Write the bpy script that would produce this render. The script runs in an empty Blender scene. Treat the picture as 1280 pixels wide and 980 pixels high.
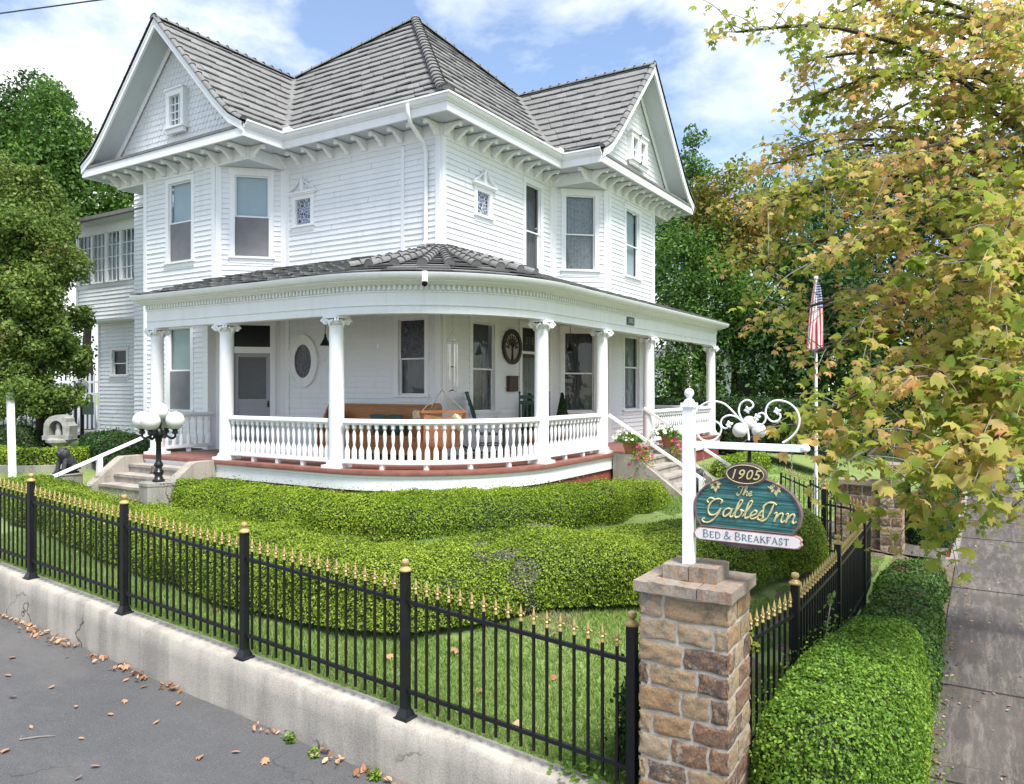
import bpy, math, random
import numpy as np
random.seed(7); RNG = np.random.default_rng(11)
PI = math.pi
SC = bpy.context.scene
COL = SC.collection
ORG = {}

# ------------------------------------------------------------------ helpers
class MB:
    """collects shapes in world coordinates and links them as one mesh object"""
    def __init__(s): s.v = []; s.f = []; s.m = []; s.mi = 0
    def add(s, vs, fs):
        b = len(s.v); s.v.extend([tuple(map(float, p)) for p in vs])
        for f in fs: s.f.append(tuple(b + i for i in f)); s.m.append(s.mi)
        return s
    def box(s, x0, x1, y0, y1, z0, z1):
        return s.add([(x0,y0,z0),(x1,y0,z0),(x1,y1,z0),(x0,y1,z0),(x0,y0,z1),(x1,y0,z1),(x1,y1,z1),(x0,y1,z1)],
                     [(0,3,2,1),(4,5,6,7),(0,1,5,4),(1,2,6,5),(2,3,7,6),(3,0,4,7)])
    def fbox(s, F, s0, s1, d0, d1, z0, z1, dz=0.0):
        P = F
        return s.add([P(s0,d0,z0),P(s1,d0,z0+dz),P(s1,d1,z0+dz),P(s0,d1,z0),P(s0,d0,z1),P(s1,d0,z1+dz),P(s1,d1,z1+dz),P(s0,d1,z1)],
                     [(0,3,2,1),(4,5,6,7),(0,1,5,4),(1,2,6,5),(2,3,7,6),(3,0,4,7)])
    def bar(s, a, b, w, h=None, up=(0,0,1)):
        h = w if h is None else h
        a = np.array(a, float); b = np.array(b, float); t = b - a; t /= np.linalg.norm(t)
        up = np.array(up, float)
        if abs(t @ up) > .99: up = np.array((1., 0, 0))
        r = np.cross(t, up); r /= np.linalg.norm(r); q = np.cross(r, t)
        c = [a-r*w/2-q*h/2, a+r*w/2-q*h/2, a+r*w/2+q*h/2, a-r*w/2+q*h/2]
        c += [p + (b - a) for p in c]
        return s.add(c, [(0,1,2,3),(7,6,5,4),(0,4,5,1),(1,5,6,2),(2,6,7,3),(3,7,4,0)])
    def tube(s, pts, rad, seg=8, cap=True, closed=False):
        pts = [np.array(p, float) for p in pts]; n = len(pts)
        if not hasattr(rad, '__len__'): rad = [rad]*n
        vs = []; pr = None
        for i, p in enumerate(pts):
            if closed: t = pts[(i+1) % n] - pts[i-1]
            else: t = pts[min(i+1, n-1)] - pts[max(i-1, 0)]
            L = np.linalg.norm(t); t = t/L if L > 1e-9 else np.array((0, 0, 1.))
            if pr is None:
                a = np.array((0, 0, 1.)) if abs(t[2]) < .9 else np.array((1., 0, 0))
                pr = np.cross(t, a)
            pr = pr - t*(pr @ t); pr /= np.linalg.norm(pr); q = np.cross(t, pr)
            for k in range(seg):
                w = 2*PI*k/seg; vs.append(p + (pr*math.cos(w) + q*math.sin(w))*rad[i])
        fs = []
        for i in range(n if closed else n-1):
            j = (i+1) % n
            for k in range(seg):
                l = (k+1) % seg; fs.append((i*seg+k, i*seg+l, j*seg+l, j*seg+k))
        if cap and not closed:
            fs.append(tuple(range(seg))[::-1]); fs.append(tuple((n-1)*seg+k for k in range(seg)))
        return s.add(vs, fs)
    def lathe(s, prof, c, seg=16, sx=1, sy=1, rot=0):
        vs = []; n = len(prof)
        for r, z in prof:
            for k in range(seg):
                a = 2*PI*k/seg + rot; vs.append((c[0]+r*math.cos(a)*sx, c[1]+r*math.sin(a)*sy, c[2]+z))
        fs = [(i*seg+k, i*seg+(k+1) % seg, (i+1)*seg+(k+1) % seg, (i+1)*seg+k) for i in range(n-1) for k in range(seg)]
        fs.append(tuple(range(seg))[::-1]); fs.append(tuple((n-1)*seg+k for k in range(seg)))
        return s.add(vs, fs)
    def ball(s, c, r, seg=16, rings=10, sz=1):
        return s.lathe([(max(1e-4, r*math.sin(PI*i/rings)), -r*sz*math.cos(PI*i/rings)) for i in range(rings+1)], c, seg)
    def prism(s, poly, F, d0, d1):
        """poly of (s,z) in frame F, extruded over d0..d1"""
        n = len(poly); vs = [F(a, d0, b) for a, b in poly] + [F(a, d1, b) for a, b in poly]
        fs = [tuple(range(n)), tuple(range(n, 2*n))[::-1]] + [(i, (i+1) % n, n+(i+1) % n, n+i) for i in range(n)]
        return s.add(vs, fs)
    def sweep(s, prof, path, side=1, cap=True):
        """prof: closed (out, z); path: list of (x,y) or (x,y,z); out is to the right of travel times side"""
        P = [np.array(p[:2], float) for p in path]; Z = [p[2] if len(p) > 2 else 0 for p in path]; n = len(P); m = len(prof); vs = []
        for i in range(n):
            d0 = P[i]-P[i-1] if i > 0 else P[1]-P[0]; d1 = P[i+1]-P[i] if i < n-1 else P[i]-P[i-1]
            d0 = d0/np.linalg.norm(d0); d1 = d1/np.linalg.norm(d1)
            n0 = np.array((d0[1], -d0[0])); n1 = np.array((d1[1], -d1[0])); b = n0+n1; b /= max(1e-6, (b @ b))/2
            for o, z in prof: q = P[i] + b*o*side; vs.append((q[0], q[1], z+Z[i]))
        fs = [(i*m+k, i*m+(k+1) % m, (i+1)*m+(k+1) % m, (i+1)*m+k) for i in range(n-1) for k in range(m)]
        if cap: fs.append(tuple(range(m))); fs.append(tuple((n-1)*m+k for k in range(m))[::-1])
        return s.add(vs, fs)
    def build(s, name, mat, parent=None, smooth=False, org=None):
        o0 = ORG.get(parent.name, (0, 0, 0)) if parent else (org or (0, 0, 0))
        me = bpy.data.meshes.new(name)
        V = np.array(s.v, float).reshape(-1, 3) - np.array(o0)
        me.from_pydata(V.tolist(), [], s.f)
        mats = mat if isinstance(mat, (list, tuple)) else [mat]
        for m in mats: me.materials.append(m)
        if len(mats) > 1: me.polygons.foreach_set('material_index', s.m)
        if smooth:
            me.polygons.foreach_set('use_smooth', [True]*len(me.polygons))
            if smooth != 'all': me.set_sharp_from_angle(angle=math.radians(42))
        me.update()
        o = bpy.data.objects.new(name, me); COL.objects.link(o)
        if parent: o.parent = parent
        else: o.location = o0
        ORG[o.name] = o0
        return o

def fast_mesh(name, V, loops, starts, totals, mats, mi=None, parent=None, smooth=False, org=(0, 0, 0), attr=None):
    o0 = ORG.get(parent.name, (0, 0, 0)) if parent else org
    me = bpy.data.meshes.new(name); V = np.asarray(V, np.float32) - np.array(o0, np.float32)
    me.vertices.add(len(V)); me.vertices.foreach_set('co', V.ravel())
    me.loops.add(len(loops)); me.loops.foreach_set('vertex_index', np.asarray(loops, np.int32))
    me.polygons.add(len(starts)); me.polygons.foreach_set('loop_start', np.asarray(starts, np.int32))
    for m in mats: me.materials.append(m)
    if mi is not None: me.polygons.foreach_set('material_index', np.asarray(mi, np.int32))
    if smooth: me.polygons.foreach_set('use_smooth', np.ones(len(starts), bool))
    me.update(calc_edges=True); me.validate()
    o = bpy.data.objects.new(name, me); COL.objects.link(o)
    if parent: o.parent = parent
    else: o.location = o0
    ORG[o.name] = o0
    return o

def tag(o, label=None, cat=None, group=None, kind=None):
    if label: o['label'] = label
    if cat: o['category'] = cat
    if group: o['group'] = group
    if kind: o['kind'] = kind
    return o
def thing(name, loc, label, cat, group=None):
    o = bpy.data.objects.new(name, None); COL.objects.link(o); o.location = loc; ORG[o.name] = tuple(loc); o.empty_display_size = .2
    return tag(o, label, cat, group)
def copy_tree(o, parent=None):
    c = o.copy(); COL.objects.link(c); ORG[c.name] = ORG.get(o.name, (0, 0, 0))
    if parent: c.parent = parent
    for ch in list(o.children): copy_tree(ch, c)
    return c
def dup(o, loc, rz, label=None, group=None):
    c = copy_tree(o); c.location = loc; c.rotation_euler = (0, 0, rz); ORG[c.name] = tuple(loc)
    if label: c['label'] = label
    if group: c['group'] = group
    return c
def dup_part(o, parent, off):
    """copy of a part (and its sub-parts) shifted by off"""
    c = copy_tree(o, parent); c.location = (o.location[0]+off[0], o.location[1]+off[1], o.location[2]+off[2]); return c
def frame(O, e):
    O = np.array((O[0], O[1], 0.)); e = np.array((e[0], e[1], 0.)); e /= np.linalg.norm(e); n = np.array((e[1], -e[0], 0.))
    return lambda s, d, z: O + e*s + n*d + np.array((0, 0, z))
def spline(pts, k=6, closed=False):
    P = [np.array(p, float) for p in pts]; n = len(P); out = []
    rng = range(n) if closed else range(n-1)
    for i in rng:
        if closed: a, b, c, d = P[i-1], P[i], P[(i+1) % n], P[(i+2) % n]
        else: a, b, c, d = P[max(i-1, 0)], P[i], P[i+1], P[min(i+2, n-1)]
        for j in range(k):
            t = j/k; out.append(.5*((2*b)+(c-a)*t+(2*a-5*b+4*c-d)*t*t+(-a+3*b-3*c+d)*t**3))
    if not closed: out.append(P[-1])
    return out

# ------------------------------------------------------------------ materials
def newmat(name):
    m = bpy.data.materials.new(name); m.use_nodes = True; nt = m.node_tree; nt.nodes.clear()
    out = nt.nodes.new('ShaderNodeOutputMaterial'); b = nt.nodes.new('ShaderNodeBsdfPrincipled'); nt.links.new(b.outputs[0], out.inputs[0])
    return m, nt, b, out
def N(nt, t, **kw):
    n = nt.nodes.new(t)
    for k, v in kw.items():
        if k.startswith('i_'): n.inputs[k[2:].replace('_', ' ')].default_value = v
        else: setattr(n, k, v)
    return n
def noise(nt, vec, scale, detail=4, rough=.55, stretch=None):
    if stretch:
        mp = N(nt, 'ShaderNodeMapping'); mp.inputs['Scale'].default_value = stretch; nt.links.new(vec, mp.inputs[0]); vec = mp.outputs[0]
    n = N(nt, 'ShaderNodeTexNoise', i_Scale=scale, i_Detail=detail, i_Roughness=rough); nt.links.new(vec, n.inputs['Vector']); return n.outputs['Fac']
def ramp(nt, fac, stops, interp='LINEAR'):
    r = N(nt, 'ShaderNodeValToRGB'); r.color_ramp.interpolation = interp; el = r.color_ramp.elements
    while len(el) < len(stops): el.new(.5)
    for e, (p, c) in zip(el, stops): e.position = p; e.color = (*c, 1) if len(c) == 3 else c
    nt.links.new(fac, r.inputs[0]); return r.outputs[0]
def mix(nt, fac, a, b, mode='MIX'):
    m = N(nt, 'ShaderNodeMix', data_type='RGBA', blend_type=mode)
    for sock, v in ((m.inputs[0], fac), (m.inputs[6], a), (m.inputs[7], b)):
        if hasattr(v, 'node'): nt.links.new(v, sock)
        elif isinstance(v, (int, float)): sock.default_value = v
        else: sock.default_value = (*v, 1)
    return m.outputs[2]
def math_(nt, op, a, b=0.0):
    m = N(nt, 'ShaderNodeMath', operation=op)
    for i, v in enumerate((a, b)):
        if hasattr(v, 'node'): nt.links.new(v, m.inputs[i])
        else: m.inputs[i].default_value = v
    return m.outputs[0]
def bump(nt, b, h, strength=.3, dist=.01):
    bp = N(nt, 'ShaderNodeBump'); bp.inputs['Strength'].default_value = strength; bp.inputs['Distance'].default_value = dist
    nt.links.new(h, bp.inputs['Height']); nt.links.new(bp.outputs[0], b.inputs['Normal'])
def obj_co(nt): return N(nt, 'ShaderNodeTexCoord').outputs['Object']
def pm(name, c, c2=None, scale=6, rough=.6, bmp=0, bscale=60, metal=0, spec=.5, stretch=None, coat=0):
    m, nt, b, out = newmat(name); co = obj_co(nt)
    c2 = c2 or tuple(x*.86 for x in c)
    f = noise(nt, co, scale, 5, .6, stretch); nt.links.new(ramp(nt, f, [(.3, c2), (.68, c)]), b.inputs['Base Color'])
    b.inputs['Roughness'].default_value = rough; b.inputs['Metallic'].default_value = metal; b.inputs['Specular IOR Level'].default_value = spec
    if coat: b.inputs['Coat Weight'].default_value = coat
    if bmp: bump(nt, b, noise(nt, co, bscale, 4), bmp, .01)
    return m
def leafmat(name, cols, patch=None, pscale=1.2, pth=.62, trans=.35, rough=.55, pw=.08, rw=.62, nw=.95):
    """foliage: colour differs from leaf to leaf, with patches over the plant"""
    m, nt, b, out = newmat(name); g = N(nt, 'ShaderNodeNewGeometry'); co = obj_co(nt)
    n = len(cols); big = noise(nt, co, pscale*.9, 3)
    f = math_(nt, 'ADD', math_(nt, 'MULTIPLY', g.outputs['Random Per Island'], rw), math_(nt, 'MULTIPLY', math_(nt, 'SUBTRACT', big, .5), nw))
    f = math_(nt, 'ADD', f, .5-rw/2-.03)
    c = ramp(nt, f, [(i/(n-1)*.9+.05, x) for i, x in enumerate(cols)])
    if patch:
        pn = noise(nt, co, pscale, 3, .5, (1, 1, 1.3)); k = ramp(nt, pn, [(pth, (0, 0, 0)), (pth+pw, (1, 1, 1))])
        c = mix(nt, k, c, mix(nt, g.outputs['Random Per Island'], patch[0], patch[1]))
    nt.links.new(c, b.inputs['Base Color']); b.inputs['Roughness'].default_value = rough; b.inputs['Specular IOR Level'].default_value = .25
    tr = N(nt, 'ShaderNodeBsdfTranslucent'); nt.links.new(mix(nt, .4, c, (.5, .6, .05), 'MULTIPLY'), tr.inputs[0])
    nt.links.new(c, tr.inputs[0])
    ms = N(nt, 'ShaderNodeMixShader'); ms.inputs[0].default_value = trans
    nt.links.new(b.outputs[0], ms.inputs[1]); nt.links.new(tr.outputs[0], ms.inputs[2]); nt.links.new(ms.outputs[0], out.inputs[0])
    return m
M = {}
def paint(name, base, dirt, sc=1.6):
    m, nt, b, out = newmat(name); co = obj_co(nt)
    f1 = noise(nt, co, sc, 6, .65, (1, 1, .35)); f2 = noise(nt, co, 26, 4, .6)
    f3 = noise(nt, co, 5, 5, .7, (1, 1, .1)); c = ramp(nt, f1, [(.28, dirt), (.55, base)]); c = mix(nt, ramp(nt, f3, [(.54, (0, 0, 0)), (.72, (.55, .55, .55))]), c, tuple(x*.72 for x in dirt)); c = mix(nt, .5, c, ramp(nt, f2, [(.3, tuple(x*.94 for x in base)), (.6, base)]))
    nt.links.new(c, b.inputs['Base Color']); b.inputs['Roughness'].default_value = .45
    bump(nt, b, noise(nt, co, 40, 4), .08, .004); return m
M['white'] = paint('white_paint', (.82, .83, .84), (.74, .75, .76))
M['trim'] = paint('white_trim_paint', (.85, .855, .86), (.76, .77, .77), 2.5)
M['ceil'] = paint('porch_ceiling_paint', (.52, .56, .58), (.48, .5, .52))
M['midgrey'] = paint('grey_paint', (.33, .34, .36), (.28, .29, .31))  # even grey for the screen door leaf and the gable window backing
M['black'] = pm('black_iron', (.012, .012, .014), (.006, .006, .007), 8, .32, .05, 200)
M['gold'] = pm('gold_paint', (.62, .46, .2), (.36, .25, .09), 22, .45, metal=.35)
M['copper'] = pm('dark_wood', (.06, .028, .018), None, 10, .5)
M['oak'] = pm('oak_wood', (.42, .19, .06), (.28, .11, .03), 4, .4, .1, 60, stretch=(1, 1, 14))
M['green_paint'] = pm('green_chair_paint', (.012, .06, .05), (.008, .04, .034), 12, .35)
M['red_floor'] = pm('red_porch_paint', (.26, .105, .075), (.18, .065, .05), 5, .5, .15, 40)
M['darkcast'] = pm('weathered_dark_cast', (.05, .05, .055), (.015, .015, .017), 16, .6, .8, 40)
M['globe'] = pm('milk_glass', (.7, .7, .69), (.66, .66, .65), 4, .18, coat=.4)
M['terracotta'] = pm('terracotta', (.4, .15, .08), None, 10, .7)
M['steel'] = pm('chime_metal', (.6, .58, .55), (.45, .42, .38), 10, .28, metal=.85)
M['bronze'] = pm('bronze', (.05, .032, .022), (.03, .02, .015), 20, .4, metal=.4)
M['rope'] = pm('rope', (.42, .35, .25), None, 40, .8)
M['peach'] = pm('peach_cushion', (.62, .3, .16), (.5, .22, .1), 9, .9, .2, 120)
M['teal_cushion'] = pm('teal_cushion', (.06, .1, .085), None, 12, .9, .2, 150)
M['mulch'] = pm('red_mulch', (.3, .05, .025), (.1, .015, .01), 40, .9, 1, 60)
M['grey_stone'] = pm('grey_cast_stone', (.36, .35, .33), (.2, .2, .18), 7, .85, .4, 40)
M['bark'] = pm('bark', (.075, .058, .045), (.03, .023, .018), 9, .9, .7, 30, stretch=(1, 1, .25))
M['twig'] = pm('twig_bark', (.3, .27, .22), (.16, .14, .11), 14, .8, .2, 60)
M['wire'] = pm('cable_rubber', (.03, .03, .035), None, 8, .6)
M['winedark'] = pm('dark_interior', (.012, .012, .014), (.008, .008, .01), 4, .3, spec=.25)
M['tealtag'] = pm('green_plate_paint', (.03, .1, .075), None, 10, .4)

def fabric_floral():
    m, nt, b, out = newmat('floral_cushion'); co = obj_co(nt)
    v = N(nt, 'ShaderNodeTexVoronoi', i_Scale=22); nt.links.new(co, v.inputs['Vector'])
    nt.links.new(ramp(nt, v.outputs['Color'], [(.0, (.7, .62, .45)), (.4, (.75, .7, .55)), (.55, (.3, .4, .2)), (.7, (.7, .5, .12)), (.9, (.6, .2, .1))], 'CONSTANT'), b.inputs['Base Color'])
    b.inputs['Roughness'].default_value = .9; return m
M['floral'] = fabric_floral()
def glass():
    m, nt, b, out = newmat('window_glass'); nt.nodes.remove(b)
    gl = N(nt, 'ShaderNodeBsdfGlossy'); gl.inputs['Roughness'].default_value = .02; gl.inputs['Color'].default_value = (.9, .95, 1, 1)
    tr = N(nt, 'ShaderNodeBsdfTransparent'); tr.inputs[0].default_value = (.86, .9, .9, 1)
    fr = N(nt, 'ShaderNodeFresnel', i_IOR=1.6); co = obj_co(nt)
    bp = N(nt, 'ShaderNodeBump'); bp.inputs['Strength'].default_value = .25; bp.inputs['Distance'].default_value = .02
    nt.links.new(noise(nt, co, 2.2, 2), bp.inputs['Height']); nt.links.new(bp.outputs[0], gl.inputs['Normal'])
    ms = N(nt, 'ShaderNodeMixShader'); nt.links.new(math_(nt, 'ADD', math_(nt, 'MULTIPLY', fr.outputs[0], .45), .015), ms.inputs[0])
    nt.links.new(tr.outputs[0], ms.inputs[1]); nt.links.new(gl.outputs[0], ms.inputs[2]); nt.links.new(ms.outputs[0], out.inputs[0]); return m
M['glass'] = glass()
M['blind'] = pm('pale_roller_blind', (.55, .63, .66), (.46, .54, .58), 1.2, .7)
M['blind_green'] = pm('pale_green_blind', (.36, .46, .43), (.3, .38, .36), 1.4, .7)
M['screen'] = pm('grey_insect_screen', (.2, .2, .21), (.15, .15, .16), 3, .6, .4, 220)
M['curtain'] = pm('grey_curtain', (.16, .155, .155), (.07, .068, .07), 5, .9, stretch=(6, 6, .5))
M['curtain_pale'] = pm('pale_curtain', (.33, .35, .34), (.15, .16, .16), 5, .9, stretch=(6, 6, .5))
M['lace'] = pm('lace_curtain', (.4, .42, .43), (.24, .25, .26), 14, .9)
def stained():
    m, nt, b, out = newmat('stained_glass'); co = obj_co(nt)
    v = N(nt, 'ShaderNodeTexVoronoi', i_Scale=16); nt.links.new(co, v.inputs['Vector'])
    e = N(nt, 'ShaderNodeTexVoronoi', feature='DISTANCE_TO_EDGE', i_Scale=16); nt.links.new(co, e.inputs['Vector'])
    c = ramp(nt, v.outputs['Color'], [(.0, (.008, .008, .014)), (.35, (.02, .02, .045)), (.55, (.07, .05, .1)), (.7, (.02, .045, .045)), (.88, (.14, .14, .17))], 'CONSTANT')
    c = mix(nt, ramp(nt, e.outputs['Distance'], [(.03, (1, 1, 1)), (.06, (0, 0, 0))]), c, (.09, .09, .1))
    nt.links.new(c, b.inputs['Base Color']); b.inputs['Roughness'].default_value = .3; return m
M['stained'] = stained()
def leaded():
    m, nt, b, out = newmat('leaded_glass'); co = obj_co(nt)
    e = N(nt, 'ShaderNodeTexVoronoi', feature='DISTANCE_TO_EDGE', i_Scale=13); nt.links.new(co, e.inputs['Vector'])
    v = N(nt, 'ShaderNodeTexVoronoi', i_Scale=13); nt.links.new(co, v.inputs['Vector'])
    c = ramp(nt, v.outputs['Color'], [(.0, (.04, .05, .09)), (.4, (.1, .12, .2)), (.6, (.18, .2, .28)), (.8, (.06, .12, .12))], 'CONSTANT')
    c = mix(nt, ramp(nt, e.outputs['Distance'], [(.05, (1, 1, 1)), (.09, (0, 0, 0))]), c, (.55, .57, .6))
    nt.links.new(c, b.inputs['Base Color']); b.inputs['Roughness'].default_value = .15; return m
M['leaded'] = leaded()
def roofmat():
    m, nt, b, out = newmat('weathered_shake_tile'); co = obj_co(nt); g = N(nt, 'ShaderNodeNewGeometry')
    r = ramp(nt, g.outputs['Random Per Island'], [(0, (.16, .16, .158)), (.5, (.195, .195, .192)), (1, (.235, .234, .23))])
    f = noise(nt, co, 3, 6, .7); c = mix(nt, ramp(nt, f, [(.35, (.7, .7, .7)), (.6, (0, 0, 0))]), r, (.13, .126, .118))
    f2 = noise(nt, co, 70, 3, .6); c = mix(nt, .35, c, ramp(nt, f2, [(.35, (.08, .08, .076)), (.6, (.28, .276, .265))]))
    nt.links.new(c, b.inputs['Base Color']); b.inputs['Roughness'].default_value = .85; bump(nt, b, f2, .5, .012); return m
M['roof'] = roofmat()
M['roofdark'] = pm('darkened_roof_deck', (.02, .019, .018), None, 5, .9)  # near-black deck puts the shade under the tile courses into its colour
M['capmetal'] = pm('grey_ridge_tile', (.2, .198, .192), (.12, .12, .115), 5, .7, .4, 50)
def asphalt():
    m, nt, b, out = newmat('asphalt'); co = obj_co(nt)
    f = noise(nt, co, .55, 5, .6); f2 = noise(nt, co, 130, 2, .7); f3 = noise(nt, co, 2.3, 5, .6)
    c = ramp(nt, f, [(.3, (.08, .08, .083)), (.7, (.13, .13, .133))]); c = mix(nt, .45, c, ramp(nt, f3, [(.3, (.07, .07, .073)), (.65, (.135, .135, .138))]))
    c = mix(nt, .5, c, ramp(nt, f2, [(.35, (.03, .03, .032)), (.56, (.10, .10, .103)), (.72, (.33, .33, .33))]))
    w = N(nt, 'ShaderNodeTexNoise', i_Scale=2, i_Detail=6); nt.links.new(co, w.inputs['Vector'])
    vm = N(nt, 'ShaderNodeVectorMath', operation='MULTIPLY_ADD'); nt.links.new(w.outputs['Color'], vm.inputs[0]); vm.inputs[1].default_value = (.9, .9, .9); nt.links.new(co, vm.inputs[2])
    e = N(nt, 'ShaderNodeTexVoronoi', feature='DISTANCE_TO_EDGE', i_Scale=.42); nt.links.new(vm.outputs[0], e.inputs['Vector'])
    k = math_(nt, 'MULTIPLY', ramp(nt, e.outputs['Distance'], [(.002, (1, 1, 1)), (.008, (0, 0, 0))]), ramp(nt, noise(nt, co, .8, 2), [(.55, (0, 0, 0)), (.63, (.8, .8, .8))])); c = mix(nt, k, c, (.03, .03, .03))
    f5 = noise(nt, co, 1.1, 6, .7, (1, .4, 1)); c = mix(nt, ramp(nt, f5, [(.5, (0, 0, 0)), (.66, (.5, .5, .5))]), c, (.16, .15, .14))
    nt.links.new(c, b.inputs['Base Color']); b.inputs['Roughness'].default_value = .8; bump(nt, b, f2, .9, .014); return m
M['asphalt'] = asphalt()
def concrete(name, a, bcol, stain, sc=1.0, streak=True, crack=True):
    m, nt, b, out = newmat(name); co = obj_co(nt)
    f = noise(nt, co, 1.1*sc, 6, .65); f2 = noise(nt, co, 60, 4, .65)
    c = ramp(nt, f, [(.3, bcol), (.65, a)])
    if streak:
        s = noise(nt, co, 3.2*sc, 5, .6, (1, 1, .12)); c = mix(nt, ramp(nt, s, [(.43, (0, 0, 0)), (.62, (.8, .8, .8))]), c, stain)
    else:
        s = noise(nt, co, 2.0*sc, 7, .75, (.4, 1.7, 1)); c = mix(nt, ramp(nt, s, [(.40, (0, 0, 0)), (.62, (.85, .85, .85))]), c, stain); s2 = noise(nt, co, 5.5*sc, 7, .8, (.22, 1.8, 1)); c = mix(nt, ramp(nt, s2, [(.48, (0, 0, 0)), (.62, (.75, .75, .75))]), c, tuple(min(1, x*1.9) for x in a)); s3 = noise(nt, co, 1.3, 5, .7); c = mix(nt, ramp(nt, s3, [(.52, (0, 0, 0)), (.62, (.6, .6, .6))]), c, (.07, .052, .038))
    c = mix(nt, .3, c, ramp(nt, f2, [(.3, tuple(x*.5 for x in bcol)), (.65, tuple(min(1, x*1.2) for x in a))]))
    if crack:
        w = N(nt, 'ShaderNodeTexNoise', i_Scale=2.5, i_Detail=5); nt.links.new(co, w.inputs['Vector'])
        vm = N(nt, 'ShaderNodeVectorMath', operation='MULTIPLY_ADD'); nt.links.new(w.outputs['Color'], vm.inputs[0]); vm.inputs[1].default_value = (.7, .7, .7); nt.links.new(co, vm.inputs[2])
        e = N(nt, 'ShaderNodeTexVoronoi', feature='DISTANCE_TO_EDGE', i_Scale=.75); nt.links.new(vm.outputs[0], e.inputs['Vector'])
        k = math_(nt, 'MULTIPLY', ramp(nt, e.outputs['Distance'], [(.003, (1, 1, 1)), (.011, (0, 0, 0))]), ramp(nt, noise(nt, co, .9, 2), [(.5, (0, 0, 0)), (.58, (1, 1, 1))]))
        c = mix(nt, k, c, (.06, .05, .045))
    nt.links.new(c, b.inputs['Base Color']); b.inputs['Roughness'].default_value = .88; bump(nt, b, f2, .35, .01); return m
M['wallconc'] = concrete('old_wall_concrete', (.47, .43, .37), (.35, .32, .275), (.19, .178, .16))
M['walkconc'] = concrete('stained_darkened_sidewalk', (.115, .10, .088), (.072, .063, .056), (.03, .026, .023), 1.0, False)  # stains, on a base also darkened in place of the tree's shade
M['stepconc'] = concrete('step_concrete', (.42, .38, .33), (.32, .285, .245), (.22, .19, .165), 1.4)
M['edging'] = concrete('edging_concrete', (.36, .34, .3), (.26, .24, .21), (.16, .15, .13), 1.4)
def brickmat():
    m, nt, b, out = newmat('painted_red_brick'); co = obj_co(nt)
    f = noise(nt, co, 2.5, 5); c = ramp(nt, f, [(.3, (.17, .035, .03)), (.7, (.27, .06, .05))])
    nt.links.new(c, b.inputs['Base Color']); b.inputs['Roughness'].default_value = .8; bump(nt, b, noise(nt, co, 30, 4), .4, .01); return m
M['brick'] = brickmat()
def stonemat(name, pal, dark=.06):
    m, nt, b, out = newmat(name); co = obj_co(nt); g = N(nt, 'ShaderNodeNewGeometry')
    c = ramp(nt, g.outputs['Random Per Island'], pal, 'CONSTANT')
    f = noise(nt, co, 15, 8, .78); f3 = noise(nt, co, 6.5, 8, .78); f6 = noise(nt, co, 9, 8, .8)
    c = mix(nt, ramp(nt, f, [(.50, (0, 0, 0)), (.60, (.75, .75, .75))]), c, (.40, .19, .07)); c = mix(nt, ramp(nt, f6, [(.56, (0, 0, 0)), (.62, (.7, .7, .7))]), c, (.42, .37, .29))
    c = mix(nt, ramp(nt, f3, [(.5, (0, 0, 0)), (.66, (.7, .7, .7))]), c, (dark, dark*.8, dark*.75))
    f2 = noise(nt, co, 55, 4, .65); c = mix(nt, .2, c, ramp(nt, f2, [(.3, (.05, .04, .035)), (.65, (.5, .42, .32))]))
    nt.links.new(c, b.inputs['Base Color']); b.inputs['Roughness'].default_value = .85; bump(nt, b, f, .8, .03); return m
M['stone'] = stonemat('rust_brown_fieldstone', [(0, (.34, .24, .13)), (.18, (.07, .035, .026)), (.36, (.15, .063, .032)), (.54, (.30, .18, .075)), (.68, (.08, .04, .03)), (.84, (.37, .29, .19))])
M['capstone'] = stonemat('weathered_cap_stone', [(0, (.32, .28, .23)), (.4, (.26, .215, .18)), (.7, (.36, .32, .26))], .08)
M['mortar'] = pm('pale_mortar', (.5, .44, .37), (.34, .3, .25), 14, .9, .5, 60)
def grassmat():
    m, nt, b, out = newmat('grass_soil'); co = obj_co(nt)
    f = noise(nt, co, .8, 5, .6); c = ramp(nt, f, [(.3, (.13, .18, .045)), (.6, (.19, .26, .07))])
    nt.links.new(c, b.inputs['Base Color']); b.inputs['Roughness'].default_value = .9; bump(nt, b, noise(nt, co, 50, 3), .6, .02); return m
M['lawn'] = grassmat()
M['dirt'] = pm('bare_leafy_soil', (.17, .125, .085), (.08, .06, .04), 8, .95, .8, 50)
M['far_ground'] = pm('far_pale_paving', (.3, .29, .27), (.22, .21, .2), .5, .9)
M['body'] = pm('dark_hedge_core', (.022, .034, .008), (.012, .018, .005), 10, .9)  # dark shell, the shade between the leaves put into its colour
M['hedge'] = leafmat('hedge_leaves', [(.04, .085, .008), (.14, .235, .014), (.27, .385, .024), (.42, .48, .05)], ((.16, .14, .05), (.26, .2, .10)), .75, .68, .28, .5, .08)
M['hedge2'] = leafmat('front_hedge_leaves', [(.04, .085, .010), (.15, .235, .018), (.28, .385, .034), (.44, .48, .08)], ((.2, .175, .15), (.33, .29, .25)), .62, .665, .28, .5, .03)
M['hedge_bright'] = leafmat('bright_privet_leaves', [(.05, .115, .016), (.12, .24, .026), (.22, .37, .045), (.36, .46, .07)], ((.32, .37, .03), (.36, .38, .04)), .8, .58, .38, .5)
M['hedge_mixed'] = leafmat('low_mixed_leaves', [(.03, .07, .014), (.06, .13, .022), (.10, .19, .03), (.16, .23, .045)], ((.14, .06, .035), (.2, .14, .08)), 1.3, .6, .25, .5)
M['hedge_dark'] = leafmat('dark_boxwood_leaves', [(.012, .032, .008), (.024, .06, .014), (.045, .1, .02), (.09, .15, .03)], None, 1, .6, .2, .5)
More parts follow.
